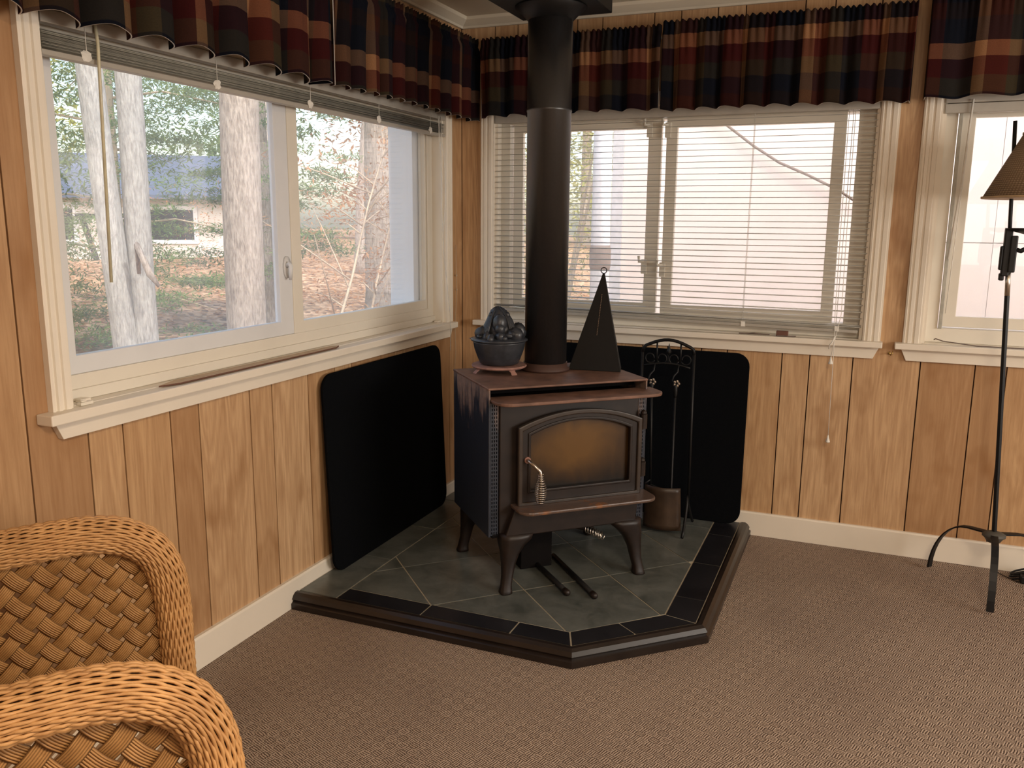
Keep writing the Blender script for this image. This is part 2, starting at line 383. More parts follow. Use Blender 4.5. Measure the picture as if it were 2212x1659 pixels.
def planks(wall, fn, cuts, opens, sgn):
    g = .0022
    for c0, c1 in zip(cuts[:-1], cuts[1:]):
        a, b = c0+g, c1-g; z0, z1 = .0, CEIL
        polys = None; lc = rc = None
        for o in opens:
            if b <= o[0] or a >= o[1]: continue
            if a >= o[0] and b <= o[1]: polys = [[(a, z0), (b, z0), (b, o[2]), (a, o[2])], [(a, o[3]), (b, o[3]), (b, z1), (a, z1)]]
            elif a < o[0]: rc = o
            else: lc = o
        if polys is None:
            P = [(a, z0), (b, z0)]
            if rc: P += [(b, rc[2]), (rc[0], rc[2]), (rc[0], rc[3]), (b, rc[3])]
            P += [(b, z1), (a, z1)]
            if lc: P += [(a, lc[3]), (lc[1], lc[3]), (lc[1], lc[2]), (a, lc[2])]
            polys = [P]
        for p in polys:
            m = MB(); m.prism(p, -.012*sgn, 0, fn); m.build('plank', 'wood', wall)
cl = [-2.235, -2.076, -1.972, -1.812, -1.705, -1.489, -1.383, -1.193, -1.035, -.928, -.722, -.615, -.455, -.348, -.135, 0]
seq = [.16, .105, .16, .107, .216, .106, .19, .158]
l2 = [-2.235]; i = 0
while l2[-1] > YB+.25: l2.append(l2[-1]-seq[i % 8]); i += 1
l2.append(YB)
planks(wall_left, L_, l2[::-1][:-1]+cl, [W1], 1)
cb = [0, .16, .265, .371, .53, .637, .851, .958, 1.10, 1.205, 1.421, 1.526, 1.685, 1.923, 2.107, 2.21]
i = 0
while cb[-1] < XR-.3: cb.append(cb[-1]+seq[i % 8]); i += 1
cb.append(XR)
planks(wall_back, B_, cb, [W2, W3], -1)
wr = bx('wall_right', (XR, YB, 0), (XR+.1, .1, CEIL), 'wood', kind='structure')
wf = bx('wall_front', (-.1, YB-.1, 0), (XR+.1, YB, CEIL), 'wood', kind='structure')
# crown moulding
def crown(name, fn, a0, a1, sgn):
    m = MB(); prof = [(0, 2.10), (.012, 2.10), (.016, 2.108), (.045, 2.128), (.05, 2.14), (0, 2.14)]
    n = len(prof); vs = []
    for a in (a0, a1): vs += [fn(a, z, h*sgn) for h, z in prof]
    m.add(vs, [tuple(range(n)), tuple(range(n, 2*n))[::-1]]+[(i, (i+1) % n, (i+1) % n+n, i+n) for i in range(n)])
    m.build(name, 'ceil', kind='structure')
crown('trim_1', L_, YB, 0, 1); crown('trim_2', B_, 0, XR, -1)
# ceiling panel battens
for k, y in enumerate((-1.22, -2.44, -3.66, -4.88)):
    bx('trim_%d' % (3+k), (.05, y-.02, CEIL-.008), (XR, y+.02, CEIL), 'ceil', kind='structure')
for nm, fn, a0, a1, s in (('baseboard_left', L_, YB, -.015, 1), ('baseboard_back', B_, 0, XR, -1)):
    m = MB(); prof = [(0, .001), (.015, .001), (.015, .094), (.011, .10), (0, .10)]; n = len(prof); vs = []
    for a in (a0, a1): vs += [fn(a, z, h*s) for h, z in prof]
    m.add(vs, [tuple(range(n)), tuple(range(n, 2*n))[::-1]]+[(i, (i+1) % n, (i+1) % n+n, i+n) for i in range(n)])
    m.build(nm, 'trim', kind='structure')

# ------------------------------------------------------------------ windows
def casing_leg(fn, a0, a1, z0, z1, s, parent, mat='trim'):
    # fluted board: outer and inner bead with two shallow flutes
    w = a1-a0; m = MB()
    pr = [(0, 0), (0, .017), (.10, .020), (.14, .014), (.24, .014), (.28, .019), (.46, .019), (.50, .014), (.60, .014), (.64, .019), (.86, .020), (.9, .016), (1, .016), (1, 0)]
    n = len(pr); vs = []
    for z in (z0, z1): vs += [fn(a0+w*q, z, h*s) for q, h in pr]
    m.add(vs, [tuple(range(n)), tuple(range(n, 2*n))[::-1]]+[(i, (i+1) % n, (i+1) % n+n, i+n) for i in range(n)])
    return m.build('casing', mat, parent)
def fbox(name, fn, a0, a1, z0, z1, h0, h1, mat, parent, bevel=.0015):
    m = MB(); m.prism([(a0, z0), (a1, z0), (a1, z1), (a0, z1)], h0, h1, fn); return m.build(name, mat, parent, bevel=bevel)
def window_root(name, fn, W, s, mat):
    a0, a1, z0, z1 = W; m = MB()
    # jamb liner ring through the wall
    d0, d1 = -.0*s, -.125*s
    t = .014
    outer = [(a0, z0), (a1, z0), (a1, z1), (a0, z1)]; inner = [(a0+t, z0+.0004), (a1-t, z0+.0004), (a1-t, z1-t), (a0+t, z1-t)]
    m.ring(outer, inner, d0, d1, fn)
    return m.build(name, mat, kind='structure')
def sash(root, fn, s, a0, a1, z0, z1, wl, wr_, wb, wt, h, t, mat, latch=None):
    m = MB(); m.ring([(a0, z0), (a1, z0), (a1, z1), (a0, z1)], [(a0+wl, z0+wb), (a1-wr_, z0+wb), (a1-wr_, z1-wt), (a0+wl, z1-wt)], h*s, (h-t)*s, fn)
    o = m.build('sash', mat, root, bevel=.002)
    m = MB(); hm = h-t*.55
    m.prism([(a0+wl-.003, z0+wb-.003), (a1-wr_+.003, z0+wb-.003), (a1-wr_+.003, z1-wt+.003), (a0+wl-.003, z1-wt+.003)], hm*s, (hm-.003)*s, fn)
    m.build('glass_pane', 'glass', o)
    return o
def latch(fn, s, a, z, h, mat, parent, flip=1):
    m = MB(); pts = [(a+.017*math.cos(t)*1.0, z+.036*math.sin(t)) for t in [2*math.pi*k/20 for k in range(20)]]
    m.prism(pts, h*s, (h+.008)*s, fn)
    P = [fn(a-.004, z+.004, (h+.006)*s), fn(a-.006, z+.012, (h+.020)*s), fn(a-.010, z+.004, (h+.027)*s), fn(a-.010, z-.016, (h+.026)*s), fn(a-.004, z-.040, (h+.020)*s)]
    m.tube(P, [.008, .008, .007, .006, .005], 8)
    return m.build('latch', mat, parent, smooth=True, label='curved cam latch')
# --- window 1, left wall
r1 = window_root('window_1', L_, W1, 1, 'trim')
casing_leg(L_, -2.178, -2.123, .845, 1.80, 1, r1); casing_leg(L_, -.185, -.128, .845, 1.80, 1, r1)
fbox('head_casing', L_, -2.178, -.128, 1.745, 1.80, .0, .018, 'trim', r1)
m = MB(); m.prism([(-2.21, .820), (-.145, .820), (-.145, .845), (-2.21, .845)], .0, .05, L_); m.build('window_sill', 'trim', r1, bevel=.003)
fbox('sill_board', L_, -2.11, -.200, .835, .8465, -.10, .003, 'trim', r1)
m = MB(); m.prism([(-2.158, .777), (-.155, .777), (-.135, .820), (-2.178, .820)], .0, .018, L_); m.build('apron', 'trim', r1, bevel=.001)
# fixed outer frame, its bottom steps down in ledges
m = MB(); m.ring([(-2.108, .8468), (-.199, .8468), (-.199, 1.731), (-2.108, 1.731)], [(-2.07, .908), (-.245, .908), (-.245, 1.70), (-2.07, 1.70)], -.045, -.115, L_)
m.build('window_frame', 'vinyl', r1, bevel=.002)
fbox('track_ledge', L_, -2.108, -.199, .8468, .874, -.035, -.045, 'vinyl', r1)
s1 = sash(r1, L_, 1, -2.075, -1.185, .908, 1.70, .03, .067, .045, .04, -.052, .024, 'white')
latch(L_, 1, -1.217, 1.13, -.052, 'white', s1)
s1b = sash(r1, L_, 1, -1.185, -.247, .905, 1.70, .052, .012, .041, .04, -.050, .03, 'vinyl')
# outer exterior jamb seen through the right pane
fbox('storm_frame', L_, -.30, -.215, .88, 1.73, -.085, -.20, 'white', r1)
fbox('storm_frame', L_, -2.10, -2.04, .88, 1.73, -.125, -.20, 'white', r1)
fbox('storm_sill', L_, -2.10, -.2, .87, .90, -.116, -.24, 'white', r1)
for i_, (a, z) in enumerate(((-2.083, .8468), (-.232, .8468))):
    fbox('sash_stop', L_, a, a+.03, z, z+.008, -.025, -.006, 'trim', r1)
# --- windows 2 and 3, rear wall
def rear_window(name, W, left_sash, right_sash, extra=None):
    a0, a1, z0, z1 = W; r = window_root(name, B_, W, -1, 'trim')
    casing_leg(B_, a0-.062, a0, .845, 1.80, -1, r); casing_leg(B_, a1, a1+.064, .845, 1.80, -1, r)
    fbox('head_casing', B_, a0-.062, a1+.064, 1.745, 1.80, 0, -.018, 'trim', r)
    m = MB(); m.prism([(a0-.088, .822), (a1+.072, .822), (a1+.072, .845), (a0-.088, .845)], 0, -.05, B_); m.build('window_sill', 'trim', r, bevel=.003)
    fbox('sill_board', B_, a0+.014, a1-.015, .835, .8465, .10, -.003, 'trim', r)
    m = MB(); m.prism([(a0-.045, .777), (a1+.042, .777), (a1+.062, .822), (a0-.065, .822)], 0, -.018, B_); m.build('apron', 'trim', r, bevel=.001)
    m = MB(); m.ring([(a0+.014, .8468), (a1-.014, .8468), (a1-.014, 1.731), (a0+.014, 1.731)], [(a0+.055, .90), (a1-.075, .90), (a1-.075, 1.70), (a0+.055, 1.70)], .04, .11, B_)
    m.build('window_frame', 'vinyl', r, bevel=.002)
    ls = sash(r, B_, -1, *left_sash, .905, 1.705, .045, .055, .04, .04, -.062, .024, 'vinyl')
    rs = sash(r, B_, -1, *right_sash, .90, 1.705, .045, .045, .043, .04, -.048, .024, 'vinyl')
    return r, ls, rs
r2, ls2, rs2 = rear_window('window_2', W2, (.225, .884), (.907, 1.595))
def slim_latch(a, z, h, parent):
    m = MB(); m.prism([(a-.012, z-.03), (a+.012, z-.03), (a+.012, z+.03), (a-.012, z+.03)], h, h-.012, B_)
    m.tube([(a, h-.01, z+.02), (a-.018, h-.022, z+.02), (a-.020, h-.022, z+.045)], .006, 8); m.build('latch', 'vinyl', parent, bevel=.002)
slim_latch(.83, 1.10, .062, ls2); slim_latch(.912, 1.09, .048, rs2); slim_latch(.835, 1.66, .062, ls2); slim_latch(.914, 1.655, .048, rs2)
r3, ls3, rs3 = rear_window('window_3', W3, (1.985, 2.665), (2.67, 3.38))
fbox('screen_channel', B_, 1.972, 1.985, .90, 1.71, .03, .04, 'blind_raised', r3)

# ------------------------------------------------------------------ blinds
slat_mb = MB()
def slat_mesh(L, fn, w=.0125, crown_=.0018, t=.0004):
    m = MB(); n = 5; vs = []
    pts = [(-w+2*w*k/(n-1), crown_*(1-(2*k/(n-1)-1)**2)) for k in range(n)]
    sec = pts+[(x, z-t) for x, z in pts[::-1]]
    for a in (0, L): vs += [fn(a, z, x) for x, z in sec]
    q = len(sec); m.add(vs, [tuple(range(q)), tuple(range(q, 2*q))[::-1]]+[(i, (i+1) % q, (i+1) % q+q, i+q) for i in range(q)])
    return m
# lowered blind in window 2
b2 = thing('window_blind', 'lowered cream mini blind with open slats over the middle window', 'window blind', (W2[0], 0, 1.74))
X0, X1 = .168, 1.704
bx('headrail', (.004, -.014, -.04), (X1-W2[0], .014, -.002), 'blind', b2, .002)
first = None; zs = []; z = 1.685
while z > .93: zs.append(z); z -= .0232
zs += [.918, .913]
sm = slat_mesh(X1-X0, lambda a, z, x: (a, x, z))
for k, z in enumerate(zs):
    tilt = 0.0135*max(0, (1.1-z)/.2) if z < 1.1 else 0
    rot = (R(5), .0+tilt, 0)
    if first is None: first = sm.build('slat', 'blind', b2, smooth=True, loc=(.006, 0, z-1.74)); first.rotation_euler = rot
    else: copy_child(first, b2, (.006, 0, z-1.74), rot)
m = MB(); m.box((.006, -.011, -.850), (X1-W2[0], .011, -.838), Matrix.Rotation(R(.75), 4, 'Y')); m.build('bottom_rail', 'blind', b2, bevel=.002)
for x in (.16, 1.10, 1.455):
    for y in (-.0135, .0135): tb('ladder_cord', [(x, y, -.04), (x-.004*(x > 1), y, -.84)], .0009, 'cord', b2, 5)
    m = MB(); m.box((x-.008, -.014, -.865), (x+.008, -.010, -.845)); m.build('rail_clip', 'cord', b2)
for dx, zb, sw in ((1.44, -.98, .004), (1.462, -1.29, -.006)):
    path = [(dx, -.02, -.04), (dx+.002, -.024, -.5), (dx+.006, -.03, -.80), (1.452, -.062, -.90), (dx+sw, -.064, zb+.02)]
    tb('lift_cord', path, .0012, 'cord', b2, 5)
    m = MB(); m.lathe([(.002, .022), (.0035, .012), (.0085, -.004), (.0085, -.007), (.001, -.008)], 12, (dx+sw, -.064, zb)); m.build('tassel', 'cord', b2, smooth=True)
tb('cord_knot', [(1.452, -.060, -.88), (1.446, -.066, -.90), (1.437, -.063, -.913), (1.434, -.060, -.93)], .0022, 'cord', b2, 5)
# raised blind in window 1
b1 = thing('window_blind', 'raised mini blind bunched at the top of the left wall window', 'window blind', (.0, W1[0], 1.73))
Y1 = W1[1]-W1[0]-.004
m = MB(); m.box((-.014, .006, -.030), (.014, Y1, .000)); m.build('headrail', 'blind', b1, bevel=.002)
sm = slat_mesh(Y1-.012, lambda a, z, x: (x, a, z), .0125, .0016)
first = None
for k in range(24):
    z = -.0455-.00155*k; x = random.uniform(-.0015, .0015)
    if first is None: first = sm.build('slat', 'blind_raised', b1, smooth=True, loc=(x, .008, z))
    else: copy_child(first, b1, (x, .008, z), (0, random.uniform(-.10, .10), random.uniform(-.0008, .0008)))
bx('bottom_rail', (-.013, .004, -.098), (.013, Y1+.0, -.086), 'blind', b1, .002)
for y in (.12, .55, .98, 1.40, 1.80):
    tb('ladder_cord', [(.0145, y, -.02), (.0145, y, -.088)], .0009, 'cord', b1, 5)
    m = MB(); m.ball((.014, y, -.083), (.003, .016, .012), 8, 6, .25); m.build('ladder_loop', 'cord', b1)
tb('wand', [(.020, .145, -.010), (.024, .145, -.05), (.026, .128, -.60)], .004, 'wand', b1, 6, label='clear yellowed tilt wand')
for k, (dy, bow) in enumerate(((1.865, .010), (1.875, -.006), (1.89, .016))):
    path = [(.018, dy, -.02), (.020, dy, -.12)]+[(.024+.004*math.sin(q*3), dy+bow*math.sin(q*3.1), -.12-.36*q) for q in (.2, .4, .6, .8)]+[(.026, 1.885, -.50), (.028, 1.886, -.58), (.058, 1.887, -.86), (.058, 1.884, -1.0)]
    tb('lift_cord', path, .0014, 'cord', b1, 5)
# cord and wand of the raised blind in window 3
b3 = thing('window_blind', 'raised mini blind behind the valance of the right hand window', 'window blind', (W3[0], 0, 1.73))
bx('headrail', (.006, -.012, -.02), (1.54, .016, .012), 'blind', b3, .002)
bx('bottom_rail', (.006, -.010, -.055), (1.54, .012, -.022), 'blind', b3, .002)
tb('wand', [(.092, -.02, -.01), (.082, -.012, -.30), (.064, -.006, -.57)], .004, 'cord', b3, 6, label='white tilt wand')
tb('lift_cord', [(.094, -.008, -.01), (.084, .002, -.42), (.075, .006, -.77)], .0016, 'cord', b3, 5)

# ------------------------------------------------------------------ valances
def valance(label, fn, s, a0, a1, wl, ztop, zbot, u0, v0, amp=.020, hemlift=.006, off=.085, ret=(True, True), seed=1, group=None):
    rnd = random.Random(seed); n = int(abs(a1-a0)/.0045); nz = 22
    ph = []; p = rnd.uniform(0, 6); q = rnd.uniform(0, 6); r = 0; cur = wl
    fine = []
    for i in range(n+1):
        ph.append(p); fine.append(q); cur += (wl*rnd.uniform(.65, 1.4)-cur)*.06
        p += 2*math.pi*abs(a1-a0)/n/cur; q += 2*math.pi*abs(a1-a0)/n/rnd.uniform(.016, .030)
    pts = []
    for i in range(n+1):
        a = a0+(a1-a0)*i/n; edge = 1
        pts.append((a, i, off))
    if ret[0]: pts = [(a0, 0, off*k) for k in (.02, .4, .75)]+pts
    if ret[1]: pts = pts+[(a1, n, off*k) for k in (.75, .4, .02)]
    m = MB(); m.uv = []; arc = 0; prev = None
    for a, i, o in pts:
        c = math.sin(ph[i])+.25*math.sin(2*ph[i]+1); f = math.sin(fine[i]); k_ = o/off
        cur_ = (a, o+amp*.65*c*k_)
        if prev is not None: arc += math.hypot(cur_[0]-prev[0], cur_[1]-prev[1])*1.25
        prev = cur_
        for j in range(nz):
            t = j/(nz-1); z = ztop+(zbot-ztop)*t; zt = ztop-z
            if zt < .032: A = .004; F = .006*(1 if zt < .026 else .6); base = .002
            elif zt < .062: A = .004; F = .004; base = .010
            else:
                g = min(1, (zt-.06)/.22); A = .008+(amp-.008)*g; F = .0045*(1-g)**2; base = .010*(1-g)
            d = o+(A*c+F*f+base)*k_
            side = A*.45*math.cos(ph[i])*k_
            zz = z+(hemlift*math.sin(ph[i]+.5)*t*t)+(.004*f if j == 0 else 0)+.004*math.sin(a*5+seed)*t
            aa = a-side if (a1 > a0) else a+side
            aa = min(max(aa, min(a0, a1)), max(a0, a1))
            m.v.append(tuple(fn(aa, zz, d*s))); m.uv.append((u0+arc, v0+z-zbot))
    for i in range(len(pts)-1):
        for j in range(nz-1):
            b = i*nz+j; m.f.append((b, b+nz, b+nz+1, b+1))
    o = m.build('valance', 'plaid', smooth=True)
    o.data.materials.append(M['lining'])
    md = o.modifiers.new('thickness', 'SOLIDIFY'); md.thickness = .003; md.offset = -1 if False else 0; md.material_offset = 0; md.material_offset_rim = 1
    c0 = fn((a0+a1)/2, ztop-.045, off*s); tag(o, label, 'curtain', group); recenter(o, c0)
    rod = MB(); e = .004
    rod.tube([fn(a0+e*(1 if a1 > a0 else -1), ztop-.045, .004*s), fn(a0+e, ztop-.045, (off-.006)*s), fn(a1-e, ztop-.045, (off-.006)*s), fn(a1-e, ztop-.045, .004*s)], .004, 8)
    ro = rod.build('curtain_rod', 'white', o); ro.location = -Vector(c0)
    return o
valance('long plaid valance hanging at the left end of the left wall window', L_, 1, -3.25, -1.148, .135, 2.045, 1.703, .1, .10, .026, .008, ret=(True, True), seed=3)
valance('short plaid valance between the split and the room corner on the left wall', L_, 1, -1.128, -.025, .090, 2.045, 1.712, .4, .155, .020, .003, ret=(False, False), seed=11)
valance('plaid valance behind the flue pipe in the room corner', B_, -1, .128, .902, .100, 2.035, 1.722, .13, .05, .013, .004, ret=(False, False), seed=5)
valance('plaid valance over the right half of the middle window', B_, -1, .908, 1.803, .088, 2.046, 1.716, .02, .0, .013, .004, ret=(False, True), seed=8)
valance('plaid valance at the right edge, over the right hand window', B_, -1, 1.848, 3.52, .17, 2.12, 1.722, .44, .10, .012, .005, ret=(True, True), seed=21)

# ------------------------------------------------------------------ hearth
hearth = thing('hearth_pad', 'raised corner hearth with grey slate tiles, black border tiles and dark moulding', 'hearth', (.65, -.65, 0))
HO = Vector((.65, -.65, 0))
def hb(m, name, mat, **k):
    m.v = [(v[0]-HO.x, v[1]-HO.y, v[2]-HO.z) for v in m.v]; return m.build(name, mat, hearth, **k)
out = [(.016, -1.352), (1.004, -1.352), (1.344, -1.032), (1.344, -.016), (.016, -.016)]
ins = [(.016, -1.308), (.987, -1.308), (1.300, -1.013), (1.300, -.016), (.016, -.016)]
fld = [(.165, -1.226), (.955, -1.226), (1.197, -.992), (1.197, -.14), (.165, -.14)]
Z_ = lambda a, b, h: (a, b, h)
m = MB(); m.prism(ins, .001, .0480, Z_); hb(m, 'slab', 'grout')
# moulding: profile swept along the three open sides, one piece per side
prof = [(0, .001), (0, .020), (.25, .026), (.12, .034), (.30, .046), (.55, .053), (.85, .053), (1.0, .049), (1.0, .001)]
for i in range(3):
    m = MB(); vs = []; n = len(prof)
    for (ox, oy), (ix, iy) in ((out[i], ins[i]), (out[i+1], ins[i+1])):
        vs += [(ox+(ix-ox)*q, oy+(iy-oy)*q, z) for q, z in prof]
    m.add(vs, [tuple(range(n)), tuple(range(n, 2*n))[::-1]]+[(k, (k+1) % n, (k+1) % n+n, k+n) for k in range(n)])
    hb(m, 'edge_moulding', 'hwood')
def lerp(a, b, t): return (a[0]+(b[0]-a[0])*t, a[1]+(b[1]-a[1])*t)
def shrink(poly, g):
    cx = sum(p[0] for p in poly)/len(poly); cy = sum(p[1] for p in poly)/len(poly)
    n = len(poly); res = []
    ar = sum(poly[i][0]*poly[(i+1) % n][1]-poly[(i+1) % n][0]*poly[i][1] for i in range(n)); sg = 1 if ar > 0 else -1
    for i in range(n):
        p0 = Vector(poly[i-1]); p1 = Vector(poly[i]); p2 = Vector(poly[(i+1) % n])
        d1 = (p1-p0).normalized(); d2 = (p2-p1).normalized()
        n1 = Vector((-d1.y, d1.x))*sg; n2 = Vector((-d2.y, d2.x))*sg
        den = 1+n1.dot(n2)
        if den < .2: res.append(tuple(p1+n1*g)); continue
        res.append(tuple(p1+(n1+n2)*g/den))
    return res
def tile(poly, mat, name, g=.0026, z=.05):
    if len(poly) < 3: return
    ar = abs(sum(poly[i][0]*poly[(i+1) % len(poly)][1]-poly[(i+1) % len(poly)][0]*poly[i][1] for i in range(len(poly))))/2
    if ar < .0008: return
    m = MB(); m.prism(shrink(poly, g), .045, z+random.uniform(-.0004, .0004), Z_); hb(m, name, mat)
# border tiles
def border(o0, o1, i0, i1, ts):
    for a, b in zip(ts[:-1], ts[1:]): tile([lerp(o0, o1, a), lerp(o0, o1, b), lerp(i0, i1, b), lerp(i0, i1, a)], 'btile', 'border_tile')
def xsplit(o0, o1, i0, i1, vals, ax):
    ol = [o0]+[(v, o0[1]) if ax == 0 else (o0[0], v) for v in vals]+[o1]
    il = [i0]+[(v, i0[1]) if ax == 0 else (i0[0], v) for v in vals]+[i1]
    for k in range(len(ol)-1): tile([ol[k], ol[k+1], il[k+1], il[k]], 'btile', 'border_tile')
xsplit((.165, ins[0][1]), ins[1], fld[0], fld[1], (.479, .788), 0)
border(ins[1], ins[2], fld[1], fld[2], (0, .5, 1))
xsplit(ins[2], (1.300, -.016), fld[2], (1.197, -.016), (-.84, -.524, -.203), 1)
# plain grey strips along the two walls
for a, b in ((-1.308, -.95), (-.95, -.60), (-.60, -.25), (-.25, -.016)): tile([(.016, a), (.165, a), (.165, b), (.016, b)], 'slate', 'wall_strip_tile')
for a, b in ((.165, .50), (.50, .85), (.85, 1.197)): tile([(a, -.14), (b, -.14), (b, -.016), (a, -.016)], 'slate', 'wall_strip_tile')
# diagonal field tiles clipped to the field
def clip(poly, a, b):
    res = []; n = len(poly)
    side = lambda p: (b[0]-a[0])*(p[1]-a[1])-(b[1]-a[1])*(p[0]-a[0])
    for i in range(n):
        p, q = poly[i], poly[(i+1) % n]; sp, sq = side(p), side(q)
        if sp >= 0: res.append(p)
        if sp*sq < 0: t = sp/(sp-sq); res.append((p[0]+(q[0]-p[0])*t, p[1]+(q[1]-p[1])*t))
    return res
S = .468
for i in range(-4, 8):
    for j in range(-6, 4):
        s0 = -.284+S*i; s1 = s0+S; d0 = 1.712+.474*j; d1 = d0+.474
        poly = [((a+b)/2, (a-b)/2) for a, b in ((s0, d0), (s1, d0), (s1, d1), (s0, d1))]
        if sum(poly[k][0]*poly[(k+1) % 4][1]-poly[(k+1) % 4][0]*poly[k][1] for k in range(4)) < 0: poly = poly[::-1]
        for k in range(5):
            if len(poly) >= 3: poly = clip(poly, fld[k], fld[(k+1) % 5])
        cl_ = []
        for p in poly:
            if not cl_ or math.hypot(p[0]-cl_[-1][0], p[1]-cl_[-1][1]) > .004: cl_.append(p)
        if len(cl_) >= 3 and math.hypot(cl_[0][0]-cl_[-1][0], cl_[0][1]-cl_[-1][1]) < .004: cl_.pop()
        if len(cl_) >= 3: tile(cl_, 'slate', 'slate_tile')

# ------------------------------------------------------------------ wall boards
def rounded(a0, a1, z0, z1, r, n=6):
    P = []
    for cx, cz, t0 in ((a1-r, z1-r, 0), (a0+r, z1-r, 90), (a0+r, z0+r, 180), (a1-r, z0+r, 270)):
        for k in range(n+1):
            t = R(t0+90*k/n); P.append((cx+r*math.cos(t), cz+r*math.sin(t)))
    return P
def heat_board(label, fn, s, a0, a1, z1, r):
    # thin board leaning with its foot on the hearth and its top against the wall
    z0 = .0505; m = MB()
    def f(a, z, h):
        lean = .052-(z-z0)/(z1-z0)*.030
        return fn(a, z, (lean+h)*s)
    m.prism(rounded(a0, a1, z0, z1, r), -.006, .006, f)
    o = m.build('heat_shield_board', 'pad', bevel=.003); tag(o, label, 'heat shield', 'black boards behind the stove'); recenter(o, fn((a0+a1)/2, z0, .052*s)); return o
heat_board('black rounded board leaning on the left wall below the big window', L_, 1, -1.150, -.278, .762, .055)
heat_board('black rounded board leaning on the rear wall behind the stove and tool stand', B_, -1, .47, 1.300, .766, .055)

# ------------------------------------------------------------------ stove
SA = R(43)
stove = thing('wood_stove', 'black and brown rusted wood stove standing on four curved legs on the tiled hearth', 'wood stove', (.684, -.725, .05), SA)
Fq = lambda u, z, v: (u, -v, z-.05)      # front-plane helper: u right, z height above floor, v towards the viewer
Tq = lambda u, v, z: (u, -v, z-.05)
def sbox(name, u0, u1, v0, v1, z0, z1, mat, bevel=.002, par=stove):
    m = MB(); m.box((u0, -v1, z0-.05), (u1, -v0, z1-.05)); return m.build(name, mat, par, bevel=bevel)
sbox('firebox', -.248, .266, -.16, .196, .25, .70, 'stove_front', .004)
sbox('side_panel', -.284, -.278, -.206, .190, .24, .744, 'stove_side', .0015)
sbox('side_panel', .294, .300, -.206, .190, .24, .744, 'stove_side', .0015)
sbox('back_panel', -.278, .294, -.206, -.200, .24, .744, 'iron', .001)
sbox('top_plate', -.286, .302, -.208, .192, .7425, .750, 'stove_top', .003)
sbox('slot_shade_strip', -.276, .292, .10, .11, .715, .742, 'dark', 0)  # dark strip stands in for the shade inside the open slot
m = MB(); rr = .055; P = [(-.277, .150), (.332, .150)]
for c, t0 in (((.332-rr, .278-rr), 0), ((-.277+rr, .278-rr), 90)):
    for k in range(8): t = R(t0+90*k/7); P.append((c[0]+rr*math.cos(t), c[1]+rr*math.sin(t)))
m.prism(P, .702, .713, Tq); m.build('front_lip', 'stove_top', stove, bevel=.003)
# perforated grilles either side of the front
def grille(u0, u1):
    m = MB(); v0, v1 = .185, .190; z0, z1 = .245, .700
    nc = 3; nr = 34; bw = .0045; w = (u1-u0-bw)/nc; h = (z1-z0-bw)/nr
    for k in range(nc+1): m.box((u0+k*w, -v1, z0-.05), (u0+k*w+bw, -v0, z1-.05))
    for k in range(nr+1): m.box((u0, -v1+.0002, z0+k*h-.05), (u1, -v0-.0002, z0+k*h+.0048-.05))
    m.build('vent_grille', 'stove_side', stove)
    m = MB(); m.box((u0, -.160, z0-.05), (u1, -.155, z1-.05)); m.build('grille_backing', 'dark', stove)  # black sheet behind the holes takes the place of their shade
grille(-.278, -.250); grille(.268, .294)
# arched door
def arch(u0, u1, z0, zs, za, n=14):
    P = [(u1, z0), (u1, zs)]; c = (u0+u1)/2; hw = (u1-u0)/2; sag = za-zs; Rr = (hw*hw+sag*sag)/(2*sag); t0 = math.asin(hw/Rr)
    for k in range(1, n): t = t0-2*t0*k/n; P.append((c+Rr*math.sin(t), za-Rr+Rr*math.cos(t)))
    P += [(u0, zs), (u0, z0)]
    for k in range(1, 4): P.append((u0+(u1-u0)*k/4, z0))
    return P
door = MB(); door.ring(arch(-.190, .262, .352, .617, .664), arch(-.152, .224, .398, .594, .636), .196, .222, Fq)
dr = door.build('door', 'stove_front', stove, bevel=.004)
bead = MB(); bead.ring(arch(-.193, .265, .350, .620, .668), arch(-.177, .249, .362, .606, .652), .214, .230, Fq); bead.build('door_rim', 'bead', dr, bevel=.004)
bead = MB(); bead.ring(arch(-.158, .230, .392, .598, .641), arch(-.148, .220, .402, .590, .631), .214, .226, Fq); bead.build('glass_retainer', 'stove_front', dr, bevel=.003)
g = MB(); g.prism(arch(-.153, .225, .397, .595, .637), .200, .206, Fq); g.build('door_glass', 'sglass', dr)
for z in (.605, .435):
    m = MB(); m.tube([(.276, -.214, z-.075), (.276, -.214, z-.025)], .013, 12); m.ball((.276, -.214, z-.020), .011); m.box((.250, -.222, z-.066), (.276, -.206, z-.036)); m.build('hinge', 'stove_front', dr, smooth=False)
# handle: bent rod and coiled spring grip
h0 = Vector((-.160, -.222, .458))
tb('handle_rod', [h0, h0+Vector((0, -.020, 0)), h0+Vector((.012, -.036, -.012)), h0+Vector((.028, -.046, -.030)), h0+Vector((.031, -.047, -.050)), h0+Vector((.030, -.047, -.135))], .0062, 'spring', dr, 10)
m = MB(); P = []; turns = 13
for k in range(turns*14+1):
    t = k/(turns*14); rad = .0085+.0105*math.sin(math.pi*max(0, (t-.15)/.92))**1.1 if t > .15 else .0085
    an = 2*math.pi*turns*t; P.append(h0+Vector((.030+rad*math.cos(an), -.047+rad*math.sin(an), -.040-.098*t)))
m.tube(P, .0021, 6); m.build('spring_grip', 'spring', dr, smooth=True)
m = MB(); m.lathe([(.011, 0), (.011, .006), (.0062, .006)], 16, (h0.x, h0.y-.006, h0.z), 'y'); m.build('handle_collar', 'rusty', dr)
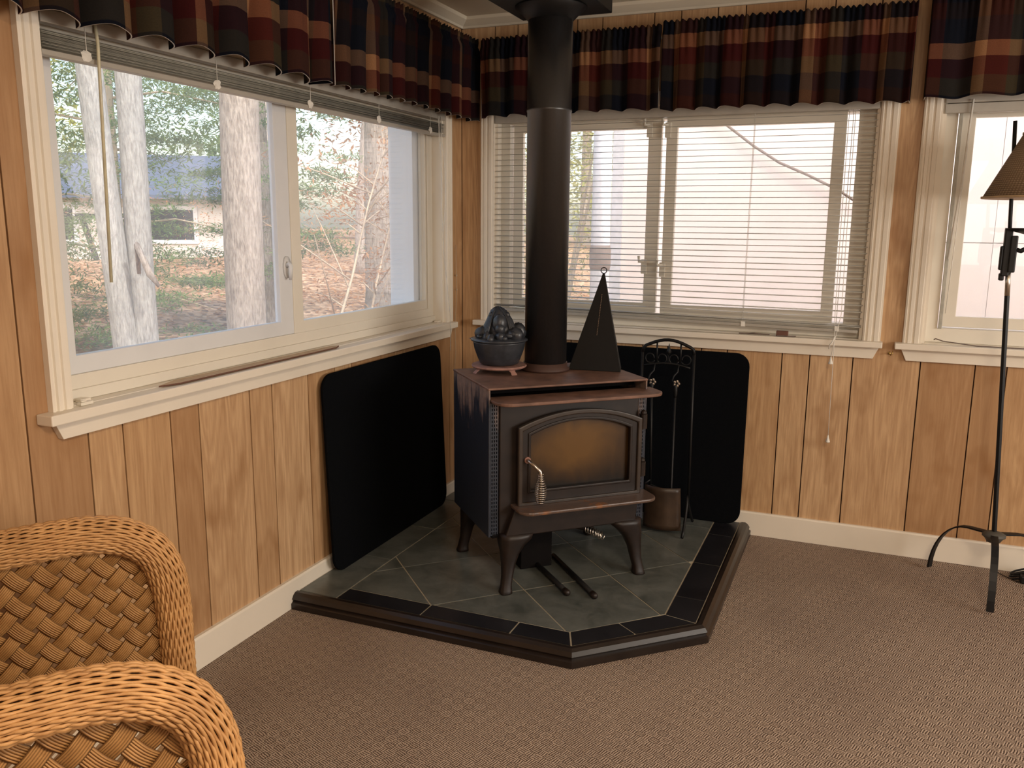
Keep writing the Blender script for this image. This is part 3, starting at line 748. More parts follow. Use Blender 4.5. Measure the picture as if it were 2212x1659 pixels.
# ash ledge and lower apron
m = MB(); rr = .045; P = [(-.208, .19), (.300, .19)]
for c, t0 in (((.300-rr, .306-rr), 0), ((-.208+rr, .306-rr), 90)):
    for k in range(8): t = R(t0+90*k/7); P.append((c[0]+rr*math.cos(t), c[1]+rr*math.sin(t)))
m.prism(P, .340, .352, Tq); m.build('ash_ledge', 'ledge', stove, bevel=.004)
m = MB(); m.prism([(-.235, .245), (.255, .245), (.262, .340), (-.200, .340)], .180, .222, Fq); m.build('lower_apron', 'stove_front', stove, bevel=.004)
sbox('bottom_plate', -.27, .285, -.18, .19, .236, .250, 'dark', 0)
sbox('pedestal', -.115, .005, -.12, .06, .052, .236, 'dark', .002)
m = MB(); m.tube([(.02, -.10, .175), (.10, -.14, .160), (.125, -.165, .150)], .009, 10); m.build('damper_rod', 'stove_front', stove, smooth=True)
m = MB(); P = []
for k in range(7*12+1):
    t = k/84; an = 2*math.pi*7*t; q = Vector((.10, -.14, .160)).lerp(Vector((.145, -.19, .142)), t); P.append(q+Vector((.013*math.cos(an)*.75, .013*math.cos(an)*.6, .013*math.sin(an))))
m.tube(P, .0022, 6); m.build('damper_spring', 'spring', stove, smooth=True)
# legs: lofted bracket legs that taper inwards to a small foot
def leg(su, sv, u, v):
    m = MB(); secs = [(.252, .120, .105, 0, 0), (.235, .115, .10, 0, 0), (.212, .085, .078, 0, 0), (.185, .062, .058, .002, .002), (.150, .046, .044, .003, .003), (.110, .038, .037, .002, .002), (.080, .036, .036, -.003, -.003), (.062, .040, .040, -.007, -.007), (.053, .044, .044, -.010, -.010), (.0505, .040, .040, -.009, -.009)]
    n = 12; vs = []
    for z, wu, wv, iu, iv in secs:
        cu = u-su*(wu/2+iu); cv = v-sv*(wv/2+iv)
        for k in range(n):
            t = 2*math.pi*(k+.5)/n; e = .55
            x = abs(math.cos(t))**e*(1 if math.cos(t) > 0 else -1); y = abs(math.sin(t))**e*(1 if math.sin(t) > 0 else -1)
            vs.append(Tq(cu+x*wu/2, cv+y*wv/2, z))
    fs = [(i*n+k, i*n+(k+1) % n, (i+1)*n+(k+1) % n, (i+1)*n+k) for i in range(len(secs)-1) for k in range(n)]
    fs += [tuple(range(n)), tuple(range((len(secs)-1)*n, len(secs)*n))]
    m.add(vs, fs); m.build('leg', 'stove_front', stove, smooth=True)
leg(-1, 1, -.246, .235); leg(1, 1, .284, .235); leg(-1, -1, -.270, -.200); leg(1, -1, .286, -.200)
# flue pipe (goes up into the ceiling box)
flue = thing('flue_pipe', 'tall black round flue pipe rising from the stove top to the ceiling', 'flue pipe', (.6455, -.638, .75))
m = MB(); m.lathe([(.0765, .002), (.0765, .905), (.0785, .907), (.0785, .915), (.0768, .918), (.0768, 1.262)], 48); m.build('pipe', 'pipe', flue, smooth=True)
m = MB(); m.lathe([(.074, .0015), (.088, .0015), (.089, .010), (.080, .014), (.080, .03), (.0765, .03)], 48); m.build('base_collar', plain('rust_brown_collar', (.06, .028, .019), .6), flue, smooth=True)
m = MB(); m.lathe([(.0775, 1.205), (.100, 1.228), (.122, 1.2455), (.122, 1.249), (.0775, 1.249)], 48); m.build('upper_collar', 'iron', flue, smooth=True)
m = MB(); m.ball((-.0745, -.022, .895), .0045, 8, 6); m.build('screw', 'iron', flue)
o = MB(); o.box((.480, -.816, 2.000), (.816, -.480, CEIL-.001)); o = o.build('ceiling_support_box', 'iron', bevel=.003); tag(o, 'square black box on the ceiling around the top of the flue pipe', 'flue support'); recenter(o, (.648, -.648, 2.0))

# ------------------------------------------------------------------ pot, trivet, metal cone on the stove
ca, sa = math.cos(SA), math.sin(SA)
def G(u, v, z): return Vector((.684+u*ca+v*sa, -.725+u*sa-v*ca, z))
pc = G(-.142, -.108, .75)
tv = thing('trivet', 'rusty cast iron trivet with splayed feet under the pot', 'trivet', pc, R(10))
m = MB(); m.lathe([(.060, .018), (.096, .018), (.100, .022), (.098, .027), (.060, .026)], 28); 
for k in range(8):
    m.box((-.062, -.004, .018), (.062, .004, .025), Matrix.Rotation(R(22.5*k), 4, 'Z'))
m.build('plate', 'rusty', tv, smooth=False)
for k in range(4):
    t = R(45+90*k); q = Matrix.Rotation(t, 4, 'Z'); m = MB(); secs = [(.076, .022, .022, .010), (.086, .020, .014, .008), (.096, .010, .009, .007), (.104, .0025, .012, .006)]
    vs = []
    for x, z, wy, tz in secs: vs += [q @ Vector((x, -wy, z-tz/2 if z > .004 else .0006)), q @ Vector((x, wy, z-tz/2 if z > .004 else .0006)), q @ Vector((x-.004, wy, z+tz/2)), q @ Vector((x-.004, -wy, z+tz/2))]
    m.add(vs, [(i*4+k2, i*4+(k2+1) % 4, (i+1)*4+(k2+1) % 4, (i+1)*4+k2) for i in range(3) for k2 in range(4)]+[(0, 1, 2, 3), (12, 13, 14, 15)]); m.build('foot', 'rusty', tv, bevel=.001)
pot = thing('cast_iron_pot', 'dark cast iron steamer pot with a sculpted animal and rocks on its lid', 'pot', pc+Vector((0, 0, .0275)), R(8))
m = MB(); m.lathe([(.0, .0005), (.058, .0005), (.070, .006), (.080, .030), (.090, .058), (.094, .080), (.095, .084), (.091, .084), (.085, .060), (.060, .012), (.0, .010)], 40); m.build('pot_body', 'pot', pot, smooth=True)
m = MB(); m.lathe([(.0, .085), (.094, .085), (.102, .087), (.103, .091), (.094, .096), (.06, .100), (.0, .102)], 40)
m.add([(-.098, -.012, .086), (-.114, 0, .088), (-.098, .012, .086), (-.098, 0, .095)], [(0, 1, 3), (1, 2, 3), (2, 0, 3), (0, 2, 1)])
m.build('lid', 'pot', pot, smooth=True)
# the sculpture: a long-haired beast lying over rocks
m = MB(); rnd = random.Random(4)
fx = Vector((.25, -.968, 0)).normalized()         # faces the room
def q3(a, b, z): s_ = Vector((-fx.y, fx.x, 0)); p_ = fx*a+s_*b; return (p_.x, p_.y, z)
m.ball(q3(-.005, -.005, .140), (.042, .038, .066), 20, 14, .05)
m.ball(q3(-.005, 0, .120), (.062, .050, .045), 20, 12, .06)
m.ball(q3(.035, .002, .150), (.026, .026, .034), 16, 12, .03)
m.ball(q3(.052, .003, .132), (.018, .018, .020), 14, 10, .03)
m.lathe([(.004, .206), (.020, .200), (.032, .182), (.044, .155), (.056, .128), (.070, .100)], 24, (-.018*fx.x, -.018*fx.y, 0))
for b in (-.028, .028): m.ball(q3(.012, b, .178), (.010, .010, .012), 8, 6)
for k in range(26):
    t = rnd.uniform(0, 6.28); rr = rnd.uniform(.062, .084); m.ball((rr*math.cos(t), rr*math.sin(t), .104+rnd.uniform(-.004, .012)), (rnd.uniform(.010, .020), rnd.uniform(.010, .018), rnd.uniform(.008, .020)), 9, 6, .16)
m.ball(q3(.045, .055, .112), (.030, .024, .026), 12, 8, .14); m.ball(q3(.058, .005, .108), (.020, .016, .014), 10, 8, .1); m.ball(q3(.0, .068, .118), (.026, .02, .03), 12, 8, .16); m.ball(q3(.01, -.062, .112), (.026, .02, .024), 12, 8, .16)
# mane: strands of hair combed down from the crown
for k in range(46):
    t = 2*math.pi*k/46; d = Vector((math.cos(t), math.sin(t), 0)); 
    if d.dot(fx) > .80: continue
    m.tube([Vector(q3(-.004, -.004, .204))+d*.006, Vector(q3(-.004, -.003, .190))+d*.026, Vector(q3(-.004, 0, .160))+d*.042, Vector((0, 0, .128))+d*.056, Vector((0, 0, .106))+d*rnd.uniform(.060, .070)], [.003, .0045, .005, .005, .003], 5)
sc_ = m.build('lid_sculpture', 'pot', pot, smooth=True)
# tall pierced metal cone
cc = G(.205, -.028, .75)
ang = math.atan2((G(.274, .036, 0)-G(.118, -.076, 0)).y, (G(.274, .036, 0)-G(.118, -.076, 0)).x)
cone = thing('metal_pyramid', 'tall narrow black metal pyramid with a ring on its tip, on the stove', 'metal pyramid', cc, ang)
m = MB(); ap = (.018, .02, .350); hw = .097
m.add([(-hw, -.026, .001), (hw, -.026, .001), (hw-.012, .070, .001), (-hw+.012, .070, .001), (ap[0]-.004, ap[1]-.004, ap[2]), (ap[0]+.004, ap[1]-.004, ap[2]), (ap[0]+.004, ap[1]+.004, ap[2]), (ap[0]-.004, ap[1]+.004, ap[2])],
      [(0, 1, 5, 4), (1, 2, 6, 5), (2, 3, 7, 6), (3, 0, 4, 7), (0, 3, 2, 1), (4, 5, 6, 7)]); m.build('shell', plain('matt_dark_sheet', (.007, .006, .005), .6, spec=.25), cone, bevel=.0015)
m = MB(); P = [(ap[0]+.0105*math.cos(R(15*k)), ap[1], ap[2]+.012+.0105*math.sin(R(15*k))) for k in range(25)]; m.tube(P, .0018, 6, False); m.tube([(ap[0], ap[1], ap[2]-.01), (ap[0], ap[1], ap[2]+.003)], .004, 8); m.build('ring', 'iron', cone, smooth=True)
m = MB()
for k in range(26):
    t = k/26; z = .13+.15*t; x = .004+.012*t; y = -.026+(ap[1]-.004+.026)*(z/ap[2])
    m.box((x-.001, y-.0012, z), (x+.001, y+.001, z+.0035))
m.build('stitch_dots', 'spring', cone)

# ------------------------------------------------------------------ tools
rack = thing('fireplace_tool_stand', 'black wrought iron fireplace tool stand with arched top at the rear of the hearth', 'tool stand', (1.005, -.205, .05))
def rp(x, z, y=0): return (x, y, z-.05)
hx = .103
tb('upright', [rp(hx, .78), rp(hx+.002, .45), rp(hx+.004, .16)], .0055, 'iron', rack)
tb('upright', [rp(-hx, .78), rp(-hx, .45), rp(-hx, .16)], .0055, 'iron', rack)
for sx in (1, -1):
    for sy in (1, -1):
        tb('leg', [rp(sx*hx, .20), rp(sx*(hx+.002), .165, sy*.012), rp(sx*(hx+.004), .12, sy*.045), rp(sx*(hx+.006), .075, sy*.085), rp(sx*(hx+.006), .0565, sy*.108)], [.0055, .006, .006, .006, .0062], 'iron', rack)
P = [rp(-hx, .775), rp(-hx+.006, .795)]+[rp(-hx+.014+(2*hx-.028)*k/10, .802+.026*math.sin(math.pi*k/10)) for k in range(11)]+[rp(hx-.004, .795), rp(hx, .775)]
tb('arch_handle', P, .0065, 'iron', rack, 8)
for x in (-.045, .050): tb('arch_spindle', [rp(x, .735), rp(x, .822)], .0035, 'iron', rack, 6)
m = MB(); m.lathe([(.001, .0), (.009, .012), (.0095, .018), (.005, .030), (.0005, .050)], 8, rp(.003, .765)); m.build('finial', 'iron', rack)
for k, x in enumerate((-.072, -.024, .024, .072)):
    m = MB(); P = []
    for i in range(22):
        t = i/21; an = math.pi*(1.15+1.9*t); rr = .021*(1-.25*t); P.append(rp(x+rr*math.cos(an)*(1 if k % 2 else -1), .752+rr*math.sin(an)))
    m.tube(P, .0028, 6); m.build('scroll', 'iron', rack, smooth=True)
P = [rp(-.092+.184*k/10, .722+.014*math.sin(math.pi*k/10), -.012) for k in range(11)]; tb('hook_bar', P, .0042, 'iron', rack)
tb('hook_bar_link', [rp(0, .735, -.012), rp(0, .735, 0), rp(0, .77, 0)], .003, 'iron', rack)
for x in (-.05, .045):
    P = [rp(x+.002, .735, -.012), rp(x, .705, -.020), rp(x-.012, .690, -.032), rp(x-.016, .672, -.040), rp(x-.004, .662, -.046), rp(x+.012, .672, -.044)]
    tb('hook', P, .0034, 'iron', rack, 6)
    m = MB()
    for k in range(5): t = R(72*k); m.ball(rp(x+.003+.009*math.cos(t), .664+.009*math.sin(t), -.05), (.006, .003, .006), 8, 5)
    m.build('hook_leaf', 'spring', rack)
sh = thing('fireplace_shovel', 'black fireplace shovel with brown curved pan hanging from the tool stand', 'shovel', (.955, -.252, .05))
tb('shaft', [rp(0, .655), rp(.01, .235)], .005, 'iron', sh)
m = MB(); m.lathe([(.003, -.03), (.008, -.01), (.008, .02), (.004, .035)], 10, rp(0, .63)); m.build('grip', 'iron', sh, smooth=True)
m = MB(); nu, nv = 10, 10; vs = []
for j in range(nv):
    for i in range(nu):
        a = i/(nu-1)*2-1; b = j/(nv-1); vs.append(rp(.065+.078*a*(1-.08*(1-b)), .246-.180*b, -.035*math.cos(a*1.25)+.012*b-.01))
m.add(vs, [(j*nu+i, j*nu+i+1, (j+1)*nu+i+1, (j+1)*nu+i) for j in range(nv-1) for i in range(nu-1)])
pn = m.build('pan', plain('brown_worn_steel', (.045, .026, .015), .42, var=.6, scale=9), sh, smooth=True); md = pn.modifiers.new('t', 'SOLIDIFY'); md.thickness = .003
tb('pan_rib', [rp(-.008, .248, -.02), rp(.01, .262, -.0), rp(.01, .24, 0), rp(.05, .243, -.04)], .004, 'iron', sh)
pk = thing('fireplace_poker', 'black fireplace poker hanging on the right of the tool stand', 'poker', (1.05, -.252, .05))
tb('shaft', [rp(0, .655), rp(0, .16), rp(.006, .12)], .005, 'iron', pk); tb('prong', [rp(0, .20), rp(.02, .185), rp(.026, .205)], .004, 'iron', pk)
m = MB(); m.lathe([(.003, -.03), (.008, -.01), (.008, .02), (.004, .035)], 10, rp(0, .63)); m.build('grip', 'iron', pk, smooth=True)
# tongs lying under the stove, two legs toward the room
for k, (u0, v0, u1, v1, lb) in enumerate(((-.052, -.079, -.047, .295, 'thin dark metal handle lying under the stove, left of the two'), (.037, 0, .030, .348, 'thin dark metal handle lying under the stove, right of the two'))):
    a = G(u0, v0, .0615); b = G(u1, v1, .0615); d = (b-a).normalized()
    t = thing('fire_tool_handle', lb, 'tool handle', a)
    tb('shaft', [(0, 0, 0), tuple(b-a)], .0095, 'iron', t, 10)
    e = b-a; m = MB(); m.tube([tuple(e-d*.004), tuple(e), tuple(e+d*.012), tuple(e+d*.024), tuple(e+d*.028)], [.007, .0108, .0112, .010, .005], 12); m.build('end_cap', 'stove_front', t, smooth=True)

# ------------------------------------------------------------------ floor lamp
lx, ly = 2.196, -.238
lamp = thing('floor_lamp', 'black wrought iron floor lamp with tapered brown shade at the right edge', 'floor lamp', (lx, ly, 0))
lean = Matrix.Rotation(R(-2.9), 4, 'Y')
def lp(x, y, z): return (x-.052*(z-.2) if z > .2 else x, y+.01*(z-.2), z)
F1 = (2.177-lx, -.470+.238); R0 = math.hypot(*F1); A0 = math.atan2(F1[1], F1[0])
for k in range(3):
    t = A0+k*2*math.pi/3; c, s_ = math.cos(t), math.sin(t); rr = R0-.012
    m = MB(); n = 12; vs = []; w2 = .0115; th = .0035
    for i in range(n+1):
        q = i/n; r = .01+rr*(math.sin(q*math.pi/2)**.95 if q < 1 else 1); z = .208-.012*q if q < .25 else .205-.198*((q-.25)/.75)**1.75
        r = .01+(rr-.01)*(1-(1-q)**1.7)
        for a, b in ((-w2, -th), (w2, -th), (w2, th), (-w2, th)):
            vs.append((c*(r+b*q)-s_*a, s_*(r+b*q)+c*a, z+b*(1-q)+.004))
    m.add(vs, [(i*4+k2, i*4+(k2+1) % 4, (i+1)*4+(k2+1) % 4, (i+1)*4+k2) for i in range(n) for k2 in range(4)]+[(0, 1, 2, 3), (n*4, n*4+1, n*4+2, n*4+3)]); m.build('leg', 'iron', lamp, smooth=False)
m = MB(); m.lathe([(.008, .180), (.022, .184), (.030, .198), (.038, .204), (.038, .212), (.024, .218), (.010, .222)], 24); m.build('base_hub', plain('worn_iron_hub', (.07, .065, .055), .6), lamp, smooth=True)
m = MB(); m.tube([(0, 0, .21), lp(0, 0, 1.05)], .0088, 6); m.build('pole', 'iron', lamp)
m = MB(); m.tube([lp(0, 0, 1.05), lp(0, 0, 1.14)], .0085, 10); m.build('pole_sleeve', 'spring', lamp, smooth=True)
m = MB(); m.tube([lp(-.002, .0, 1.10), lp(-.004, .0, 1.62)], .0062, 8); m.build('upper_pole', 'iron', lamp, smooth=True)
x0, y0, _ = lp(0, 0, 1.2)
m = MB(); m.box((x0-.020, y0-.014, 1.115), (x0+.004, y0+.012, 1.275)); m.box((x0-.002, y0-.020, 1.128), (x0+.020, y0+.014, 1.25)); m.box((x0-.028, y0-.012, 1.135), (x0-.018, y0+.008, 1.215)); m.box((x0-.024, y0-.010, 1.100), (x0-.008, y0+.010, 1.125))
m.build('swing_bracket', 'iron', lamp, bevel=.004)
ax_ = x0+.075; ay_ = y0-.01
tb('swing_arm', [(x0, y0, 1.21), (x0+.03, y0-.02, 1.20), (ax_, ay_, 1.225)], .008, 'iron', lamp)
m = MB(); m.lathe([(.004, 1.255), (.03, 1.262), (.058, 1.272), (.060, 1.275), (.02, 1.27), (.004, 1.27)], 28, (ax_-.037, ay_, 0)); m.build('drip_plate', 'iron', lamp, smooth=True)
m = MB(); m.lathe([(.020, 1.20), (.020, 1.29), (.022, 1.30), (.004, 1.30)], 16, (ax_, ay_, 0)); m.build('candle_cup', 'iron', lamp, smooth=True)
m = MB(); m.lathe([(.015, 1.295), (.015, 1.42), (.004, 1.42)], 16, (ax_, ay_, 0)); m.build('candle_sleeve', 'candle', lamp, smooth=True)
m = MB(); m.lathe([(.205, 0), (.104, .205)], 56); so = m.build('lamp_shade', 'shade', lamp, smooth=True, loc=(ax_+.03, ay_, 1.372)); md = so.modifiers.new('t', 'SOLIDIFY'); md.thickness = .003
m = MB(); m.lathe([(.104, .203), (.107, .203), (.107, .209), (.104, .209)], 56); m.lathe([(.204, -.002), (.208, -.002), (.208, .005), (.204, .005)], 56); m.build('shade_trim', 'board', so, smooth=True)
m = MB()
for k in range(3): t = R(120*k+20); m.tube([(0, 0, .19), (.103*math.cos(t), .103*math.sin(t), .2)], .0018, 6)
m.tube([(0, 0, .05), (-.03, 0, .19), (0, 0, .19)], .002, 6); m.build('shade_spider', 'iron', so)
# cord coil and plug near the lamp
cd_ = thing('power_cord', 'coiled black power cord with plug on the carpet by the rear baseboard', 'power cord', (2.325, -.075, 0))
P = []
for k in range(90): t = k/89; an = t*6.28*3; P.append((.040*math.cos(an)*(1-.1*t), .022*math.sin(an), .006+.030*t+.016*math.cos(an)))
tb('cord', P, .0035, 'iron', cd_, 6); m = MB(); m.box((-.012, -.055, .001), (.045, -.018, .03)); m.build('plug', 'iron', cd_, bevel=.005)
tb('thin_wire', [(-.09, .05, .004), (-.06, 0, .004), (-.02, -.045, .004), (.02, -.06, .012)], .0016, 'iron', cd_, 5)

# ------------------------------------------------------------------ wicker armchair
CH = Vector((.623, -2.501, 0)); dd = Vector((.650, .760, 0)).normalized(); cang = math.atan2(dd.y, dd.x)
chair = thing('wicker_armchair', 'honey coloured wicker armchair with woven lattice arms in the left foreground', 'armchair', CH, cang)
# chair frame: x forward, y to the far side (left of the chair)
def arm_path(y, n=60):
    pts = []
    L = [(-.44, .62), (-.30, .648), (-.15, .660), (-.08, .658), (-.03, .645), (.015, .612), (.040, .56), (.050, .49), (.053, .38), (.055, .25), (.056, .12), (.056, .02)]
    P = [Vector((x, y, z)) for x, z in L]
    out_ = []
    for i in range(len(P)-1):
        p0 = P[max(i-1, 0)]; p1 = P[i]; p2 = P[i+1]; p3 = P[min(i+2, len(P)-1)]
        for k in range(8):
            t = k/8; out_.append(.5*((2*p1)+(-p0+p2)*t+(2*p0-5*p1+4*p2-p3)*t*t+(-p0+3*p1-3*p2+p3)*t**3))
    out_.append(P[-1]); return out_
def wrapped(path, r0, nst, per, amp, mat='wick', name='wicker_wrap', par=None, taper=None):
    core = MB(); rr = [r0(i/(len(path)-1))-.004 if callable(r0) else r0-.004 for i in range(len(path))]
    core.tube(path, rr, 14); core.build(name.replace('wrap', 'core'), 'core', par, smooth=True)
    # resample path densely
    D = []; 
    for a, b in zip(path[:-1], path[1:]):
        n = max(1, int((b-a).length/.0065)); D += [a.lerp(b, k/n) for k in range(n)]
    D.append(path[-1]); N = len(D); m = MB(); fr = []; up = None; ln = 0; dist = [0]
    for i in range(1, N): ln += (D[i]-D[i-1]).length; dist.append(ln)
    for i in range(N):
        t = (D[min(i+1, N-1)]-D[max(i-1, 0)]).normalized(); a = t.cross(Vector((0, 1, 0)))
        a.normalize(); fr.append((a, Vector((0, 1, 0))))
    rnd = random.Random(5)
    for s_ in range(nst):
        an = 2*math.pi*s_/nst; P = []; jit = rnd.uniform(-.3, .3)
        for i in range(N):
            R0_ = r0(dist[i]/ln) if callable(r0) else r0
            w_ = math.sin(2*math.pi*dist[i]/per+(s_ % 2)*math.pi+jit)
            an2 = an+.022*math.sin(2*math.pi*dist[i]/per+(s_ % 2)*math.pi+1)
            q = R0_+amp*w_; a, b = fr[i]; P.append(D[i]+a*(math.cos(an2)*q)+b*(math.sin(an2)*q*1.12))
        m.tube(P, .0029, 5, False)
    return m.build(name, mat, par, smooth=True, kind='stuff')
HALF = .325
for y, sd in ((HALF, 1), (-HALF, -1)):
    ap_ = arm_path(y)
    wrapped(ap_, lambda t: .034 if t < .5 else max(.026, .034-.02*(t-.5)), 44, .042, .0022, par=chair)
# lattice side panels: diagonal bands woven over and under
def lattice(y, sd):
    u0, u1, z0, z1 = -.44, .04, .27, .64
    def bulge(x, z): return y+sd*(-.004)
    sp = .051; bw = .0140
    def inside(x, z): 
        top = .640 if x < -.04 else .640-4*(x+.04)**1.8
        return u0 <= x <= .036 and z0 <= z <= top
    for fam in (0, 1):
        c = -1.0
        while c < 1.6:
            # line x + z*sl = c  (fam 0) or x - z*sl = c
            seg = []
            zz = z0
            while zz <= z1+.001:
                x = c-(zz-z0)*.95 if fam == 0 else c+(zz-z0)*.95-.6
                if inside(x, zz): seg.append((x, zz))
                elif seg: break
                zz += .006
            if len(seg) > 4:
                m = MB(); m.uv = []
                dx = seg[1][0]-seg[0][0]; dz = seg[1][1]-seg[0][1]; ll = math.hypot(dx, dz); nx, nz = -dz/ll, dx/ll
                for k, (x, z) in enumerate(seg):
                    # crossing index with the other family decides over or under
                    o = (x-(z-z0)*.95+.6) if fam == 0 else (x+(z-z0)*.95)
                    own = c/sp
                    wv = math.cos(math.pi*(o+1)/sp+math.pi*round((c+1)/sp))*(-1 if fam else 1)
                    off_ = .0042*wv
                    for q in (-1, -.5, 0, .5, 1):
                        m.v.append((x+nx*bw*q, y-sd*(.0+off_+.0015*(1-q*q)), z+nz*bw*q)); m.uv.append(((q+1)/2, k*.01))
                for k in range(len(seg)-1):
                    for q in range(4): b = k*5+q; m.f.append((b, b+1, b+6, b+5))
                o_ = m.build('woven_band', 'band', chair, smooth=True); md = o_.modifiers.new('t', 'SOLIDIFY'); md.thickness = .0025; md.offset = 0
            c += sp
lattice(HALF, 1); lattice(-HALF, -1)
def rail(pts, r=.016): return wrapped([Vector(p) for p in pts], r, 20, .03, .0015, par=chair, name='rail_wrap')
for y in (HALF, -HALF): rail([(-.44, y, .27), (-.2, y, .262), (.05, y, .27)])
rail([(.055, -HALF, .27), (.065, -.1, .262), (.065, .1, .262), (.055, HALF, .27)])
for x, y in ((-.44, HALF), (-.44, -HALF)): wrapped([Vector((x, y, .02)), Vector((x, y, .3)), Vector((x+.0, y, .62))], .022, 24, .03, .0018, par=chair, name='post_wrap')
m = MB(); m.box((-.43, -HALF+.01, .255), (.055, HALF-.01, .275)); m.build('seat', 'core', chair)
# low curved back
m = MB(); P = [Vector((-.45, -HALF+.01, .60)), Vector((-.47, -.2, .70)), Vector((-.48, 0, .74)), Vector((-.47, .2, .70)), Vector((-.45, HALF-.01, .60))]
mm = MB(); nb = 14; vs = []
for i in range(nb+1):
    a = -1+2*i/nb; zt = .60+.14*math.cos(a*math.pi/2)**.8 if abs(a) < 1 else .60
    for z in (.28, (.28+zt)/2, zt): vs.append((-.45-.03*math.cos(a*math.pi/2), a*(HALF-.01), z))
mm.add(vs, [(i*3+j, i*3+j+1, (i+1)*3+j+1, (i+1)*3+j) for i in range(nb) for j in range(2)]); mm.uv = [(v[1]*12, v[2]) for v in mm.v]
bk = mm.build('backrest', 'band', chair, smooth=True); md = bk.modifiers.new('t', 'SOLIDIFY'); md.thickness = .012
wrapped([Vector(v) for v in vs[2::3]], .024, 26, .036, .002, par=chair, name='back_rail_wrap')
cu = MB(); cu.box((-.42, -HALF+.045, .278), (.045, HALF-.045, .335)); cu = cu.build('seat_cushion', 'cushion', bevel=.018); cu.parent = None
tag(cu, 'pale striped seat cushion glimpsed inside the wicker armchair', 'cushion'); cu.location = CH; cu.rotation_euler = (0, 0, cang)

# ------------------------------------------------------------------ little things on the sills
o = MB(); o.prism([(-1.86, .028), (-1.80, .045), (-1.07, .045), (-1.03, .030), (-1.06, .012), (-1.78, .002)], .8472, .8512, lambda a, b, h: (b-.012, a, h)); o = o.build('hardboard_strip', 'board'); tag(o, 'thin bare hardboard strip lying on the left window sill', 'wood strip'); recenter(o, (.02, -1.45, .8472))
o.data.materials.append(M['boarded'])
for p in o.data.polygons:
    if abs(p.normal.z) < .5: p.material_index = 1
o = MB(); o.box((.006, -2.105, .8455), (.020, -2.07, .853)); o.box((.010, -2.10, .853), (.016, -2.085, .857)); o = o.build('plastic_clip', 'vinyl', bevel=.001); tag(o, 'small cream plastic clip at the left end of the left window sill', 'clip'); recenter(o, (.013, -2.088, .8455))
o = MB(); o.box((1.395, -.035, .8455), (1.44, -.018, .8665)); o = o.build('wooden_block', plain('brown_block', (.14, .06, .04), .7), bevel=.002); tag(o, 'small brown block under the blind on the middle window sill', 'block'); recenter(o, (1.417, -.026, .8455))
o = MB(); o.tube([(1.25, -.022, .848), (1.30, -.026, .850), (1.37, -.028, .8495)], .0025, 6); o.tube([(1.29, -.026, .850), (1.31, -.034, .853), (1.33, -.030, .8505)], .002, 5); o.tube([(1.40, -.040, .8485), (1.44, -.042, .8485), (1.47, -.036, .8485)], .0025, 6); o = o.build('twig_scraps', 'cable'); tag(o, 'dark twig scraps on the middle window sill', 'twig'); recenter(o, (1.35, -.03, .848))
o = MB(); P = [(1.96, -.005, .862), (1.965, -.012, .866), (1.99, -.016, .8585), (2.10, -.018, .8475), (2.25, -.022, .8475), (2.45, -.022, .848), (2.6, -.02, .8475)]; o.tube(P, .0022, 6); o = o.build('loose_wire', 'cable', smooth=True); tag(o, 'thin brown wire lying along the right window sill', 'wire'); recenter(o, (2.2, -.02, .8475))
for x, y, lb in ((1.812, -.004, 'small brass cup hook on the panelling between the rear windows'),):
    o = MB(); o.tube([(x, y, .80), (x, y-.014, .80), (x+.004, y-.024, .795), (x+.010, y-.026, .803), (x+.010, y-.022, .812)], .002, 6); o.lathe([(.006, -.002), (.006, .001)], 10, (x, y, .80), 'y'); o = o.build('cup_hook', 'brass', smooth=True); tag(o, lb, 'hook'); recenter(o, (x, 0, .80))
o = MB(); x, y = .004, -.118; o.tube([(x-.003, y, .822), (x+.018, y, .822), (x+.026, y+.004, .818), (x+.028, y+.008, .826)], .002, 6); o.ball((x+.001, y, .822), .0045, 8, 6); o = o.build('cup_hook', 'brass', smooth=True); tag(o, 'small brass cup hook on the left wall beside the corner', 'hook'); recenter(o, (0, y, .822))
o = MB(); o.tube([(.006, -.075, 1.18), (.012, -.085, 1.05), (.010, -.078, .98), (.014, -.092, .90), (.012, -.10, .83), (.010, -.088, .70), (.008, -.10, .62)], .0013, 5); o.ball((.010, -.08, 1.045), .005, 8, 5, .3); o.ball((.010, -.078, .98), .004, 8, 5, .3); o = o.build('hanging_string', 'twig', smooth=True); tag(o, 'thin tan string hanging down the left wall by the corner', 'string'); recenter(o, (.006, -.075, 1.18))

# ------------------------------------------------------------------ outdoors
def gz(x, y):
    d = max(0, -x-1.0); z = -.35+.10*d if d < 7 else .35+.01*(d-7)
    dn = max(0, y-2); z = z+(.018*min(dn, 12) if x < -1 else 0)
    return z+.05*math.sin(x*1.7)*math.cos(y*1.3)*(1 if (x < -.9 or y > .9) else 0)
m = MB(); nx, ny = 70, 70; vs = []
for j in range(ny+1):
    for i in range(nx+1):
        x = -40+52*i/nx; y = -14+54*j/ny; z = gz(x, y)
        if -.5 < x < XR+.5 and YB-.5 < y < .5: z = -.35
        vs.append((x, y, min(z, -.15) if (x > -1.2 and y < 1.2) else z))
m.add(vs, [(j*(nx+1)+i, j*(nx+1)+i+1, (j+1)*(nx+1)+i+1, (j+1)*(nx+1)+i) for j in range(ny) for i in range(nx)])
ground = m.build('ground', 'litter', smooth=True, kind='structure')
rnd = random.Random(9)
m = MB()
